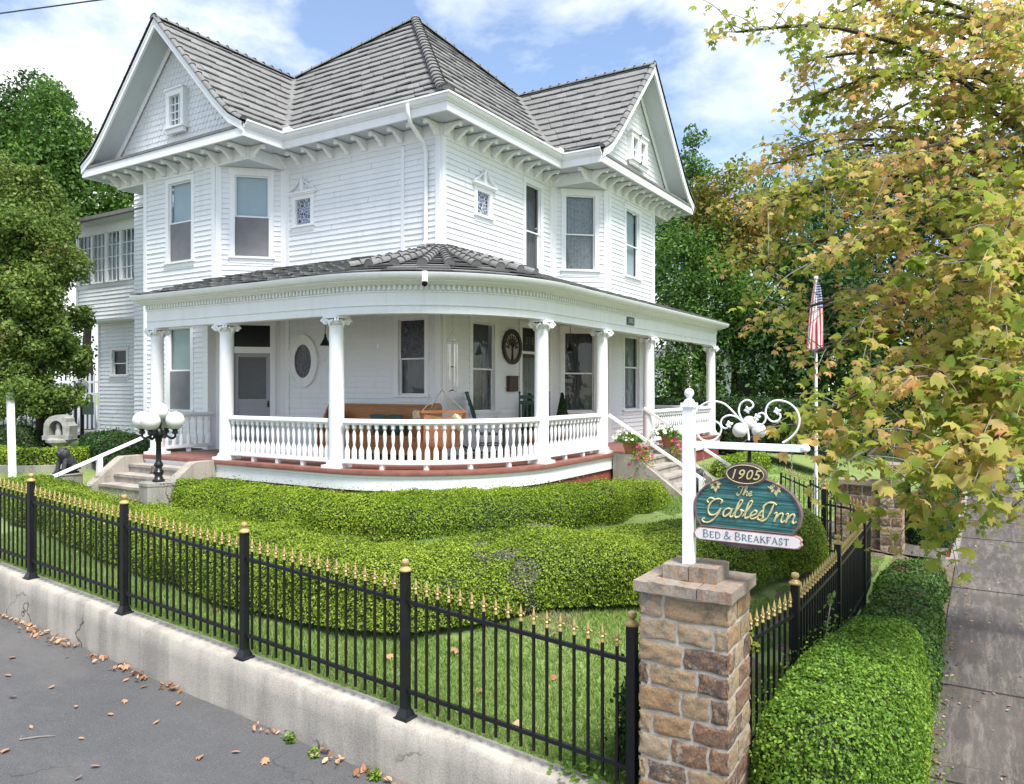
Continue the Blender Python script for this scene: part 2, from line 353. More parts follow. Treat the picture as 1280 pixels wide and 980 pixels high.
M['ivy'] = leafmat('ivy_leaves', [(.055, .10, .02), (.115, .19, .034), (.2, .285, .06), (.3, .335, .10)], ((.2, .19, .07), (.28, .23, .1)), .5, .6, .4, .5)
M['tree_green'] = leafmat('green_tree_leaves', [(.03, .075, .014), (.06, .14, .022), (.11, .22, .034), (.19, .3, .05)], None, .5, .6, .35, .5)
M['tree_dark'] = leafmat('dark_tree_leaves', [(.016, .042, .012), (.034, .08, .018), (.06, .13, .025), (.11, .19, .036)], None, .5, .6, .3, .5)
M['tree_turning'] = leafmat('turning_maple_leaves', [(.07, .14, .02), (.17, .22, .03), (.38, .28, .06), (.52, .26, .11)], None, .7, .6, .45, .5)
M['maple'] = leafmat('autumn_sycamore_leaves', [(.17, .26, .04), (.30, .37, .055), (.46, .44, .10), (.68, .48, .18), (.74, .40, .2)], None, 1.9, .6, .6, .5, rw=.55, nw=2.0)
M['grass_blade'] = leafmat('grass_blades', [(.14, .23, .045), (.21, .33, .07), (.28, .39, .11), (.36, .44, .17)], ((.27, .25, .12), (.34, .3, .18)), .6, .66, .4, .6)
M['dry'] = leafmat('dry_fallen_leaves', [(.16, .06, .03), (.34, .15, .07), (.5, .33, .2), (.58, .45, .32)], None, 1, .6, .1, .7)
M['flower_w'] = pm('white_petals', (.8, .8, .7), None, 10, .7)
M['flower_p'] = pm('pink_petals', (.6, .06, .2), (.45, .03, .13), 20, .7)

M['deadtwig'] = leafmat('bare_grey_twigs', [(.16, .13, .11), (.28, .24, .21), (.4, .36, .32)], None, 1, .6, .1, .8)
# ------------------------------------------------------------------ foliage builders
def unit(a): return a/np.maximum(1e-9, np.linalg.norm(a, axis=-1, keepdims=True))
DIAMOND = np.array([(0, 0, 0), (.5, .32, .06), (1, 0, 0), (.5, -.32, .06)])
TWIG = np.array([(0, -.02, 0), (1, -.03, .1), (1, .03, .1), (0, .02, 0)])
OVAL = np.array([(0, 0, 0), (.25, .2, .03), (.6, .24, .05), (1, 0, -.05), (.6, -.24, .05), (.25, -.2, .03)])
MAPLE = np.array([(0, 0, 0), (.02, .26, .03), (.26, .5, -.16), (.36, .3, .0), (.66, .42, -.14), (.64, .16, .04), (1, 0, -.2), (.64, -.16, .04), (.66, -.42, -.14), (.36, -.3, .0), (.26, -.5, -.16), (.02, -.26, .03)])
def leaves(C, Nn, size, shape, jit=.8, svar=.35, droop=0.0):
    """numpy leaf cards: returns verts (n*k,3) and k"""
    n = len(C); k = len(shape)
    nn = unit(np.asarray(Nn)*1.0 + RNG.normal(size=(n, 3))*jit)
    t = RNG.normal(size=(n, 3)); t[:, 2] -= droop; t = unit(t - nn*(t*nn).sum(1, keepdims=True)); b = np.cross(nn, t)
    s = size*(1 + (RNG.random((n, 1))-.5)*2*svar)
    sh = shape - np.array((.5, 0, 0))
    V = C[:, None, :] + s[:, None, :]*(sh[None, :, 0:1]*t[:, None, :] + sh[None, :, 1:2]*b[:, None, :] + sh[None, :, 2:3]*nn[:, None, :])
    return V.reshape(-1, 3), k
def leaf_object(name, sets, mats, parent=None, body=None, org=(0, 0, 0)):
    """sets: list of (V,k,mat index); body: (V, faces quads, mat index)"""
    Vs = []; loops = []; starts = []; tot = []; mi = []; base = 0; lo = 0
    if body is not None:
        V, Fq, m = body; Vs.append(V); loops.append(np.asarray(Fq).ravel()); starts.append(np.arange(len(Fq))*4); mi.append(np.full(len(Fq), m)); base += len(V); lo += len(Fq)*4
    for V, k, m in sets:
        n = len(V)//k; Vs.append(V); loops.append(np.arange(n*k)+base); starts.append(np.arange(n)*k+lo); mi.append(np.full(n, m)); base += len(V); lo += n*k
    return fast_mesh(name, np.concatenate(Vs), np.concatenate(loops), np.concatenate(starts), None, mats, np.concatenate(mi), parent, False, org)
def grid_sample(P, n, skip=None):
    """P (a,b,3) surface grid -> n random points with normals, uniform by area"""
    A = P[:-1, :-1]; B = P[1:, :-1]; Cc = P[1:, 1:]; D = P[:-1, 1:]
    nr = np.cross(Cc-A, D-B); ar = np.linalg.norm(nr, axis=-1)/2; w = ar.ravel()/ar.sum()
    idx = RNG.choice(len(w), n, p=w); u = RNG.random((n, 1)); v = RNG.random((n, 1))
    a, b, c, d = (x.reshape(-1, 3)[idx] for x in (A, B, Cc, D))
    return a*(1-u)*(1-v)+b*u*(1-v)+c*u*v+d*(1-u)*v, unit(nr.reshape(-1, 3)[idx]), ar.sum()
def lumps(x, y, z, s=1.0, seed=0):
    r = np.random.default_rng(seed); o = 0
    for i in range(7):
        k = r.normal(size=3)*s*(1.1+.55*i); o = o + np.sin(k[0]*x+k[1]*y+k[2]*z+r.random()*6.28)/(1+.55*i)
    return o/3.2
def hedge(name, path, ztop, zbase, mat, label, cat='hedge', leaf=.035, dens=2600, group=None, lump=.06, seed=0, sq=.32, tilt=0.0, ls=1.6, shape=DIAMOND, jit=.55, bare=()):
    """path (x,y,half width); swept rounded-box surface with lumps, covered in leaves. ztop/zbase: f(x,y)"""
    pts = np.array(spline([np.array(p, float) for p in path], 10)); n0 = len(pts)
    d = np.gradient(pts[:, :2], axis=0); d = unit(d); nr = np.stack((d[:, 1], -d[:, 0]), 1)
    # rounded ends
    seg = np.linalg.norm(np.diff(pts[:, :2], axis=0), axis=1); L = np.concatenate(([0], np.cumsum(seg))); hw = pts[:, 2].copy()
    e = .35; endf = np.minimum(1, np.minimum(L, L[-1]-L)/e); endf = np.sqrt(np.maximum(0.02, 1-(1-endf)**2))
    m = 28; th = np.linspace(-.02, PI+.02, m)
    ct = np.sign(np.cos(th))*np.abs(np.cos(th))**sq; st = np.abs(np.sin(th))**sq
    P = np.zeros((n0, m, 3))
    for j in range(m):
        x = pts[:, 0]+nr[:, 0]*hw*ct[j]*(.4+.6*endf); y = pts[:, 1]+nr[:, 1]*hw*ct[j]*(.4+.6*endf)
        zb = np.array([zbase(a, b) for a, b in zip(x, y)]); zt = np.array([ztop(a, b) for a, b in zip(x, y)])+tilt*ct[j]
        P[:, j, 0] = x; P[:, j, 1] = y; P[:, j, 2] = zb-.05 + (zt-zb+.05)*st[j]*endf
    g = np.gradient(P, axis=0); h = np.gradient(P, axis=1); nn = unit(np.cross(g, h)); 
    if nn[n0//2, m//2, 2] < 0: nn = -nn
    l = lumps(P[..., 0], P[..., 1], P[..., 2], ls, seed)*lump + lumps(P[..., 0], P[..., 1], P[..., 2], ls*3.2, seed+1)*lump*.45
    P = P + nn*l[..., None]
    q = np.arange(n0*m).reshape(n0, m); F = np.stack((q[:-1, :-1], q[1:, :-1], q[1:, 1:], q[:-1, 1:]), -1).reshape(-1, 4)
    C, Nn, area = grid_sample(P, 10); cnt = int(area*dens); C, Nn, _ = grid_sample(P, cnt)
    if (Nn[:, 2].mean()) < 0: Nn = -Nn
    C = C + Nn*(RNG.random((cnt, 1))*.05-.01) + Nn*(RNG.random((cnt, 1)) > .95)*RNG.random((cnt, 1))**2*.15
    C = C + Nn*np.minimum(0, lumps(C[:, 0:1], C[:, 1:2], C[:, 2:3], 9, seed+2)*.05)
    dead = np.zeros(cnt, bool)
    for (bx_, by_, br_) in bare: dead |= ((C[:, 0]-bx_)**2+(C[:, 1]-by_)**2)*(1+.7*lumps(C[:, 0]*6, C[:, 1]*6, C[:, 2]*6, 1, 8)) < br_**2
    dead &= RNG.random(cnt) < .72
    V, k = leaves(C[~dead], Nn[~dead], leaf, shape, jit); sets = [(V, k, 1)]
    if dead.any(): V2, k2 = leaves(C[dead]-Nn[dead]*.02, Nn[dead], leaf*2.2, TWIG, 1.2); sets.append((V2, k2, 2))
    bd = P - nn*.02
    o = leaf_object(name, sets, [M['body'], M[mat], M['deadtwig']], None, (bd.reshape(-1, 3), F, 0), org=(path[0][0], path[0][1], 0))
    return tag(o, label, cat, group)
def clump_crown(cs, n, size, shape, jit=.9, droop=.3, shell=.55):
    """cs: (x,y,z,r[,sz]); leaves in the outer shell of each clump"""
    cs = np.array([c if len(c) == 5 else (*c, 1.0) for c in cs], float); w = cs[:, 3]**2; w /= w.sum(); idx = RNG.choice(len(cs), n, p=w)
    d = unit(RNG.normal(size=(n, 3))); r = (shell+(1-shell)*RNG.random((n, 1)))*(1+.22*lumps(d[:, 0:1]*2+idx[:, None], d[:, 1:2]*2, d[:, 2:3]*2, 1.5, 3))
    sc = np.ones((n, 3)); sc[:, 2] = cs[idx, 4]
    C = cs[idx, :3] + d*r*cs[idx, 3:4]*sc
    return leaves(C, d+np.array((0, 0, .5)), size, shape, jit, .35, droop)
def tree(name, base, clumps, n, size, mat, label, cat='tree', group=None, shape=OVAL, trunk=.16, shell=.5, limbs=6, sub=5, subr=.5):
    o = thing(name, base, label, cat, group)
    cs = []
    for c in clumps:
        cs.append((c[0], c[1], c[2], c[3]*.8))
        for i in range(sub):
            d = RNG.normal(size=3); d /= np.linalg.norm(d); r = c[3]*(.7+.3*random.random())
            cs.append((c[0]+d[0]*r, c[1]+d[1]*r, c[2]+d[2]*r*.9, c[3]*subr*(.6+.6*random.random())))
    t = MB(); top = max(c[2] for c in clumps); cx = sum(c[0] for c in clumps)/len(clumps); cy = sum(c[1] for c in clumps)/len(clumps)
    zs = np.linspace(base[2]-.2, base[2]+(top-base[2])*.85, 7); pts = [(base[0]+(cx-base[0])*(i/6)**1.5+random.uniform(-.1, .1)*(i > 0), base[1]+(cy-base[1])*(i/6)**1.5, z) for i, z in enumerate(zs)]
    t.tube(pts, [trunk*(1.25-i*.17) for i in range(7)], 9)
    for c in clumps[:limbs]:
        a = np.array(pts[random.choice((2, 3, 4))]); b = np.array(c[:3]); mid = (a+b)/2+np.array((0, 0, -.15*np.linalg.norm(b-a)))
        t.tube(spline([a, mid, b], 4), [trunk*.45*(1-.1*i) for i in range(9)], 6)
    t.build('trunk', M['bark'], o, True)
    V, k = clump_crown(cs, n, size, shape, .9, .4, shell)
    leaf_object('crown', [(V, k, 0)], [M[mat]], o)
    return o

# ------------------------------------------------------------------ ground (eye level is z = 0)
def sm(t): t = min(1, max(0, t)); return t*t*(3-2*t)
def zwall(v): return -2.95 + (min(max(v, -2), 16)-2.146)*.058
def zroad(v): return -3.34 + (min(max(v, -6), 60)-4.2)*.054
def zyard(u, v):
    e = zwall(v) if v > 2 else -2.96
    h = -2.06 + .045*min(max(v-13, 0), 9)
    if u > 18: h += .015*min(u-18, 30)
    t = min((u-5.15)/4.2, (v-1.35)/5.4)
    if v < 8: e = max(e, -2.96)
    return e + (h-e)*sm(t)
def sheet(name, us, vs, zf, mat, kind='structure', smooth=True):
    b = MB(); nu, nv = len(us), len(vs)
    b.add([(u, v, zf(u, v)) for u in us for v in vs], [(i*nv+j, (i+1)*nv+j, (i+1)*nv+j+1, i*nv+j+1) for i in range(nu-1) for j in range(nv-1)])
    return tag(b.build(name, mat, None, smooth and 'all'), kind=kind)
b = MB(); b.add([(-400, -400, -4.6), (400, -400, -4.6), (400, 400, -4.6), (-400, 400, -4.6)], [(0, 1, 2, 3)]); tag(b.build('ground', M['lawn']), kind='structure')
sheet('road', list(np.linspace(-60, 4.93, 10)), list(np.linspace(-60, 60, 41)), lambda u, v: zroad(v), M['asphalt'])
us = list(np.linspace(5.14, 15, 36))+list(np.linspace(15.6, 32, 20))+[45, 80, 140]; vs = list(np.linspace(1.36, 10, 34))+list(np.linspace(10.6, 26, 26))+[32, 50, 90, 140]
sheet('lawn_ground', us, vs, lambda u, v: zyard(u, v), M['lawn'])
def zwalk(u): return -3.24+(u-6)*.01
sheet('bank', list(np.linspace(4.9, 60, 30)), [.42, .7, 1.0, 1.2, 1.365], lambda u, v: zwalk(u)-.03+(v-.45)/.915*.27 if v > .44 else zwalk(u)-.06, M['dirt'])
sheet('verge', [4.92]+list(np.linspace(6, 60, 12)), [-60, -9, -.98, -.86], lambda u, v: zwalk(u)-.03, M['lawn'])
w = MB(); x = 4.96; k = 0
while x < 60:
    L = 2.25; z0, z1 = zwalk(x), zwalk(x+L); j = .006*((k*37) % 5-2)
    for (p, q) in (((-.85), .47),):
        w.add([(x, p, z0+j), (x+L-.014, p, z1+j), (x+L-.014, q, z1+j), (x, q, z0+j), (x, p, z0-.15), (x+L-.014, p, z1-.15), (x+L-.014, q, z1-.15), (x, q, z0-.15)],
              [(0, 1, 2, 3), (0, 4, 5, 1), (1, 5, 6, 2), (2, 6, 7, 3), (3, 7, 4, 0)])
    x += L; k += 1
tag(w.build('sidewalk', M['walkconc']), kind='structure')
w = MB()
for i in range(6):
    v0 = .6+i*.78; w.add([(14.9, v0, zyard(15, v0)+.03), (16.7, v0, zyard(16, v0)+.03), (16.9, v0+.77, zyard(16, v0+.77)+.035), (15.0, v0+.77, zyard(15, v0+.77)+.035)], [(0, 1, 2, 3)])
tag(w.build('front_path', M['walkconc']), kind='structure')

# retaining wall under the fence: sloping top, worn edge
w = MB(); vs = np.linspace(2.02, 30, 150); rows = []
for i, v in enumerate(vs):
    zt = zwall(v); zb = zroad(v)-.2; jx = .012*math.sin(v*2.3)+.008*math.sin(v*7.1); jz = .006*math.sin(v*5.7)
    rows.append([(4.935+jx*.6, v, zb), (4.935+jx, v, zt-.20), (4.94+jx, v, zt-.03+jz), (4.965+jx, v, zt+jz), (5.165, v, zt+.004+jz*.5), (5.185, v, zt-.03), (5.185, v, zb)])
n = 7; w.add([p for r in rows for p in r], [(i*n+j, i*n+j+1, (i+1)*n+j+1, (i+1)*n+j) for i in range(len(rows)-1) for j in range(n-1)]+[tuple(range(n)), tuple((len(rows)-1)*n+k for k in range(n))])
tag(w.build('retaining_wall', M['wallconc'], None, True), 'long low stained concrete retaining wall under the black iron fence', 'wall')

# ------------------------------------------------------------------ iron fences
def post_mb(p, h, r=.0335):
    b = MB(); x, y, z = p; b.box(x-r, x+r, y-r, y+r, z-.02, z+h); return b
def post_base_mb(p):
    b = MB(); x, y, z = p
    b.lathe([(.105, 0), (.105, .012), (.085, .02), (.055, .075), (.05, .085)], (x, y, z), 4, rot=PI/4); return b
def ball_finial_mb(p, r=.036):
    b = MB(); x, y, z = p
    b.lathe([(r*1.5, 0), (r*1.5, .012), (r*.95, .03), (r*.5, .04), (r*.45, .045), (r*.85, .056), (r*1.0, .075), (r*.8, .094), (.003, .104)], (x, y, z), 12); return b
def spear_mb(p, along=(0, 1)):
    b = MB(); x, y, z = p
    b.lathe([(.015, 0), (.016, .012), (.011, .02), (.012, .034), (.017, .042), (.010, .052), (.014, .066), (.012, .08), (.006, .11), (.001, .135)], (x, y, z), 8)
    ax, ay = along
    for s in (-1, 1):
        b.tube([(x+ax*s*.008, y+ay*s*.008, z+.04), (x+ax*s*.024, y+ay*s*.024, z+.062), (x+ax*s*.034, y+ay*s*.034, z+.058), (x+ax*s*.034, y+ay*s*.034, z+.046)], [.006, .0075, .006, .003], 6)
    return b
zb0 = zwall(2.146); P0 = (5.05, 2.146, zb0)
pk_mesh = None; fin_mesh = None
def picket(F, x, y, z, zl, zh, along):
    """one picket with its gilded tip, sharing mesh data"""
    global pk_mesh, fin_mesh
    if pk_mesh is None:
        b = MB(); b.box(-.0095, .0095, -.0095, .0095, 0, 1); o = b.build('picket', M['black'], None); pk_mesh = o.data; bpy.data.objects.remove(o)
        f = spear_mb((0, 0, 0)).build('spear_tip', M['gold'], None, True); fin_mesh = f.data; bpy.data.objects.remove(f)
    p = bpy.data.objects.new('picket', pk_mesh); COL.objects.link(p); p.parent = F; fo = ORG[F.name]
    p.location = (x-fo[0], y-fo[1], z+zl-fo[2]); p.scale = (1, 1, zh-zl); ORG[p.name] = (x, y, z)
    f = bpy.data.objects.new('spear_tip', fin_mesh); COL.objects.link(f); f.parent = p; f.location = (0, 0, 1); f.scale = (1, 1, 1/(zh-zl))
    f.rotation_euler = (0, 0, math.atan2(along[1], along[0])-PI/2)
def fence_run(F, pts, zf, pitch=.116, post_ids=None, base=True, maxp=200, jig=0):
    """posts at pts, pickets and rails between; pts (x,y)"""
    for i, (x, y) in enumerate(pts):
        if post_ids is None or i in post_ids:
            z = zf(x, y); p = post_mb((x, y, z), 1.26).build('post', M['black'], F)
            ball_finial_mb((x, y, z+1.26)).build('ball_finial', M['gold'], p, True)
            if base: post_base_mb((x, y, z)).build('base_plate', M['black'], p)
    for i in range(len(pts)-1):
        a = np.array(pts[i]); c = np.array(pts[i+1]); L = np.linalg.norm(c-a); t = (c-a)/L; k = max(2, int(round(L/pitch)))
        za, zc = zf(*a), zf(*c)
        for h in (1.0, .235):
            MB().bar((a[0], a[1], za+h), (c[0], c[1], zc+h), .03, .032).build('rail', M['black'], F)
        for j in range(1, k):
            q = a + (c-a)*j/k; z = za+(zc-za)*j/k
            picket(F, q[0], q[1], z, .11, 1.085, t)
F = thing('iron_fence', (5.05, 2.146, zwall(2.146)), 'tall black iron fence with gold spear tips standing along the concrete wall', 'fence')
fence_run(F, [(5.05, 2.146+2.09*i) for i in range(6)], lambda u, v: zwall(v))
G = thing('iron_fence', (6.94, 1.4, -2.96), 'black iron fence with gold tips along the sidewalk hedge, curving to the gate', 'fence')
zfr = lambda u, v: -2.97
fence_run(G, [(5.46, 1.66), (6.94, 1.42)], zfr, post_ids=[1], base=False)
fence_run(G, [(6.94, 1.42), (8.98, 1.39), (11.1, 1.40)], zfr, pitch=.118, post_ids=[1, 2], base=False)
fence_run(G, [(11.1, 1.4), (12.2, 1.44), (13.0, 1.62), (13.5, 1.95), (13.75, 2.34)], zfr, post_ids=[4], base=False, pitch=.12)
# gate: two leaves
def gate_leaf(name, a, c, label, arch=.16):
    a = np.array(a); c = np.array(c); L = np.linalg.norm(c-a); e = (c-a)/L; z0 = -2.86
    g = thing(name, (a[0], a[1], z0), label, 'gate'); fr = MB(); T = lambda s, z: (a[0]+e[0]*s, a[1]+e[1]*s, z0+z)
    top = lambda s: .98+arch*(s/L)
    for s in (0, L): fr.bar(T(s, 0), T(s, top(s)+.06), .035)
    for z in (.05, .5): fr.bar(T(0, z), T(L, z), .025)
    fr.bar(T(0, top(0)), T(L, top(L)), .028); fr.build('gate_frame', M['black'], g)
    bb = MB(); ff = MB(); n = int(L/.105)
    for i in range(1, n):
        s = L*i/n; bar = MB().bar(T(s, .05), T(s, top(s)+.09), .016).build('bar', M['black'], g); spear_mb(T(s, top(s)+.09), e).build('spear_tip', M['gold'], bar, True)
gate_leaf('garden_gate', (14.35, 2.34), (15.02, 2.80), 'black iron gate leaf standing nearest the curved end of the fence', .1)
gate_leaf('garden_gate', (15.06, 2.84), (15.42, 3.42), 'black iron gate leaf farther back, nearer the flagpole')

# ------------------------------------------------------------------ stone pillars
def block(b, F, s0, s1, d, z0, z1, bulge, n=8):
    """one rough stone face block standing proud of the mortar"""
    vs = []; fs = []; rs = random.random()*9
    for i in range(n+1):
        for j in range(n+1):
            a = i/n; c = j/n; edge = min(a, 1-a, c, 1-c)*n
            jx = .006*math.sin(7*c+rs) if i in (0, n) else 0; jz = .006*math.sin(6*a+rs*2) if j in (0, n) else 0
            dd = d + (0 if edge < .5 else bulge*(.6+.4*math.sin(9*a+rs)*math.sin(8*c+rs*1.3)) + random.uniform(-.0035, .0035))
            vs.append(F(s0+(s1-s0)*a+jx, dd, z0+(z1-z0)*c+jz))
    for i in range(n):
        for j in range(n): fs.append((i*(n+1)+j, (i+1)*(n+1)+j, (i+1)*(n+1)+j+1, i*(n+1)+j+1))
    b.add(vs, fs)
def stone_face(b, F, L, zs, splits):
    for k in range(len(zs)-1):
        z0, z1 = zs[k], zs[k+1]; cuts = [0]+list(splits[k % len(splits)])+[1]
        for i in range(len(cuts)-1):
            s0, s1 = cuts[i]*L, cuts[i+1]*L; g = .011
            block(b, F, s0+(g if i else .004), s1-(g if i < len(cuts)-2 else .004), .004, z0+g, z1-g+random.uniform(-.004, .004), .006+random.random()*.007)
pu0, pu1, pv0, pv1 = 4.8, 5.34, 1.384, 1.994; zt = -1.365
P = thing('stone_pillar', (5.07, 1.69, -3.5), 'stout brown fieldstone pillar with a flat cap at the near end of the fence, carrying the sign post', 'pillar')
MB().box(pu0+.012, pu1-.012, pv0+.012, pv1-.012, -3.75, zt).build('mortar_core', M['mortar'], P)
b = MB(); zs = [zt-.005]
for h in (.165, .15, .155, .15, .17, .15, .165, .15, .17, .16, .15, .17, .16, .15): zs.append(zs[-1]-h)
zs = zs[::-1]
SPL = [(.14, .62), (.45,), (.25, .7), (.09, .52, .85), (.12, .4), (.42, .8), (.1, .55), (.36, .78), (.16, .6), (.48, .8), (.12, .66), (.5,), (.36, .82), (.25, .3)]
SPR = [(.45,), (.6,), (.35,), (.5,), (.3, .7), (.55,), (.4,)]
SPL = SPL[:12]+[(.44, .84), (.28,)]
for F_, L, sp in ((frame((pu0+.012, pv1), (0, -1)), pv1-pv0, SPL), (frame((pu0, pv0+.012), (1, 0)), pu1-pu0, SPR), (frame((pu1-.012, pv0), (0, 1)), pv1-pv0, SPL), (frame((pu1, pv1-.012), (-1, 0)), pu1-pu0, SPR)):
    stone_face(b, F_, L, zs, sp)
b.build('fieldstones', M['stone'], P, True)
def rough_slab(b, x0, x1, y0, y1, z0, z1, n=6, j=.0045):
    g = []
    def pt(a, c, z): return (x0+(x1-x0)*a+random.uniform(-j, j)*(a in (0, 1)), y0+(y1-y0)*c+random.uniform(-j, j)*(c in (0, 1)), z+random.uniform(-j, j)*.7)
    T = [[pt(i/n, k/n, z1) for k in range(n+1)] for i in range(n+1)]; B = [[(T[i][k][0], T[i][k][1], z0+random.uniform(-j, j)*.5) for k in range(n+1)] for i in range(n+1)]
    vs = [p for r in T for p in r]+[p for r in B for p in r]; m = n+1; o = m*m; fs = []
    for i in range(n):
        for k in range(n): fs += [(i*m+k, (i+1)*m+k, (i+1)*m+k+1, i*m+k+1), (o+i*m+k, o+i*m+k+1, o+(i+1)*m+k+1, o+(i+1)*m+k)]
    ring = [i*m for i in range(m)]+[n*m+k for k in range(1, m)]+[i*m+n for i in range(n-1, -1, -1)]+[k for k in range(n-1, 0, -1)]
    for i in range(len(ring)): a, c = ring[i], ring[(i+1) % len(ring)]; fs.append((a, c, o+c, o+a))
    b.add(vs, fs)
b = MB(); e = .026; ym = pv0+.33*(pv1-pv0)
rough_slab(b, pu0-e, pu1+e, pv0-e, ym-.004, zt, zt+.075); rough_slab(b, pu0-e, pu0+.25, ym+.004, pv1+e, zt+.001, zt+.072); rough_slab(b, pu0+.258, pu1+e, ym+.004, pv1+e, zt, zt+.074)
b.build('cap_slab', M['capstone'], P)
b = MB(); rough_slab(b, 4.93, 5.22, 1.50, 1.685, zt+.072, zt+.175); rough_slab(b, 4.93, 5.22, 1.693, 1.87, zt+.073, zt+.17); b.build('cap_block', M['capstone'], P)
P2 = thing('stone_pillar', (15.25, 1.45, -3.1), 'slim square stone gate pillar beside the dark clipped hedge', 'pillar')
MB().box(15.02, 15.48, 1.27, 1.62, -3.2, -1.4).build('mortar_core', M['mortar'], P2); b = MB(); zs2 = list(np.arange(-3.15, -1.38, .17))
for F_, L in ((frame((15.02, 1.62), (0, -1)), .35), (frame((15.02, 1.27), (1, 0)), .46), (frame((15.48, 1.27), (0, 1)), .35)): stone_face(b, F_, L, zs2, [(.5,), (.35,), (.62,), ()])
b.build('fieldstones', M['stone'], P2, True); b = MB(); rough_slab(b, 14.96, 15.54, 1.21, 1.68, -1.43, -1.36, 4); b.build('cap_slab', M['capstone'], P2)
P3 = thing('stone_wall', (15.2, 2.0, -3.1), 'short rusty stone wall with a flat coping between the gate and slim pillar', 'wall')
MB().box(15.1, 15.4, 1.63, 2.4, -3.2, -1.75).build('mortar_core', M['mortar'], P3); b = MB(); zs3 = list(np.arange(-3.1, -1.74, .19))
stone_face(b, frame((15.1, 2.4), (0, -1)), .77, zs3, [(.3, .62), (.5,), (.22, .74)]); stone_face(b, frame((15.4, 1.63), (0, 1)), .77, zs3, [(.4,), (.6,)])
b.build('fieldstones', M['stone'], P3, True); b = MB(); rough_slab(b, 15.04, 15.46, 1.63, 2.44, -1.76, -1.68, 4); b.build('coping', M['capstone'], P3)

# ------------------------------------------------------------------ sign post and hanging sign
px_, py_ = 5.03, 1.72; zp = zt+.175
S_ = thing('sign_post', (px_, py_, zp), 'white metal sign post with scrollwork arm standing on the stone pillar', 'post')
b = MB(); b.box(px_-.036, px_+.036, py_-.036, py_+.036, zp-.004, -.13); b.build('post', M['trim'], S_)
b = MB(); b.box(px_-.046, px_+.046, py_-.046, py_+.046, -.13, -.1); b.lathe([(.04, 0), (.03, .02), (.015, .03), (.02, .04), (.032, .055), (.033, .07), (.024, .09), (.002, .1)], (px_, py_, -.1), 14); b.build('ball_finial', M['trim'], S_, True)
A = lambda s, t: (px_, py_-.036-s, -.37+t)
b = MB(); b.bar(A(0, -.012), A(.70, -.012), .035, .045); b.lathe([(.02, -.02), (.03, -.008), (.03, .008), (.012, .03)], A(.715, -.012), 10); b.build('arm', M['trim'], S_)
def sc(l): return [A((x-210)/1340, (575+.038*(x-210)-y)/1340+.012) for x, y in l]
scr = [[(215,330),(250,275),(320,232),(400,222),(480,245),(545,300),(610,375),(660,420),(690,480),(700,570)],
       [(235,480),(260,545),(310,575),(380,572),(435,530),(458,470),(440,425),(400,402),(350,400)],
       [(530,432),(505,462),(472,458),(453,420),(470,375),(525,350),(590,365),(640,405),(668,445)],
       [(690,300),(728,285),(736,255),(710,228),(675,220),(630,248),(612,300),(620,350),(650,410)],
       [(780,345),(815,335),(842,360),(838,405),(805,440),(765,452),(720,445)],
       [(930,330),(958,345),(966,375),(940,408),(900,410),(862,380),(842,330),(860,270),(905,236),(970,232),(1040,258),(1100,320),(1122,400),(1105,480),(1050,550),(985,592)]]
for l in scr:
    b = MB(); b.tube(spline(sc(l), 6), .0062, 8); b.build('scroll', M['trim'], S_, True)
for x, y in ((530, 430), (690, 305), (770, 372), (940, 322)):
    b = MB(); c = A((x-210)/1340, (575+.038*(x-210)-y)/1340+.012)
    for ang in (20, 110, 190, 280):
        a = math.radians(ang); d = np.array((0, -math.cos(a), math.sin(a)))
        b.tube([np.array(c), np.array(c)+d*.014+np.array((-.004, 0, 0)), np.array(c)+d*.026], [.004, .011, .002], 6)
    b.build('iron_leaf', M['trim'], S_, True)

bx = 5.03; vc = 1.335; zbb = -.93
B_ = thing('hanging_sign', (bx, vc, zbb), 'oval teal inn sign with gold lettering hanging on two chains from the white arm', 'sign')
Fb = frame((bx, vc), (0, -1))      # s to the right as seen, d towards the street, z absolute
def outline(k=1.0, off=0.0):
    o = [(-.30, 0)]
    for i in range(25):
        a = PI*(1-i/24); o.append((.352*math.cos(a), .125+.235*math.sin(a)))
    o.insert(1, (-.337, .05)); o.append((.337, .05)); o.append((.30, 0))
    cx, cy = 0, .15
    return [(cx+(x-cx)*k, zbb+cy+(y-cy)*k) for x, y in o]
def ell(cx, cz, a, c, n=32): return [(cx+a*math.cos(2*PI*i/n), zbb+cz+c*math.sin(2*PI*i/n)) for i in range(n)]
m, nt, bb_, out = newmat('carved_teal_board'); co = obj_co(nt)
st = noise(nt, co, 9, 4, .6, (1, .25, 7)); nt.links.new(ramp(nt, st, [(.36, (.012, .05, .05)), (.5, (.03, .135, .125)), (.64, (.075, .23, .215))]), bb_.inputs['Base Color']); bb_.inputs['Roughness'].default_value = .5; bump(nt, bb_, st, .8, .008); M['tealboard'] = m
M['signrim'] = pm('dark_sign_rim', (.17, .12, .12), (.09, .06, .06), 9, .5); M['signoval'] = pm('dark_brown_oval', (.035, .022, .018), None, 14, .5)
M['signgold'] = pm('pale_gold_leaf', (.62, .56, .30), (.48, .4, .18), 30, .4); M['signwhite'] = pm('white_banner_paint', (.78, .75, .74), (.66, .6, .59), 8, .5); M['signgrey'] = pm('slate_letter_paint', (.12, .17, .2), None, 10, .5); M['rosyrim'] = pm('rosy_rim_paint', (.38, .22, .21), None, 10, .5)
b = MB(); b.prism(outline(1.0), Fb, -.022, .012); ra = outline(1.0); ri = outline(.95); n = len(ra)
b.add([Fb(a, .012, c) for a, c in ra]+[Fb(a, .024, c) for a, c in outline(.985)]+[Fb(a, .022, c) for a, c in ri]+[Fb(a, .010, c) for a, c in outline(.94)],
      [(k*n+i, k*n+(i+1) % n, (k+1)*n+(i+1) % n, (k+1)*n+i) for k in range(3) for i in range(n)])
b.build('board_rim', M['signrim'], B_)
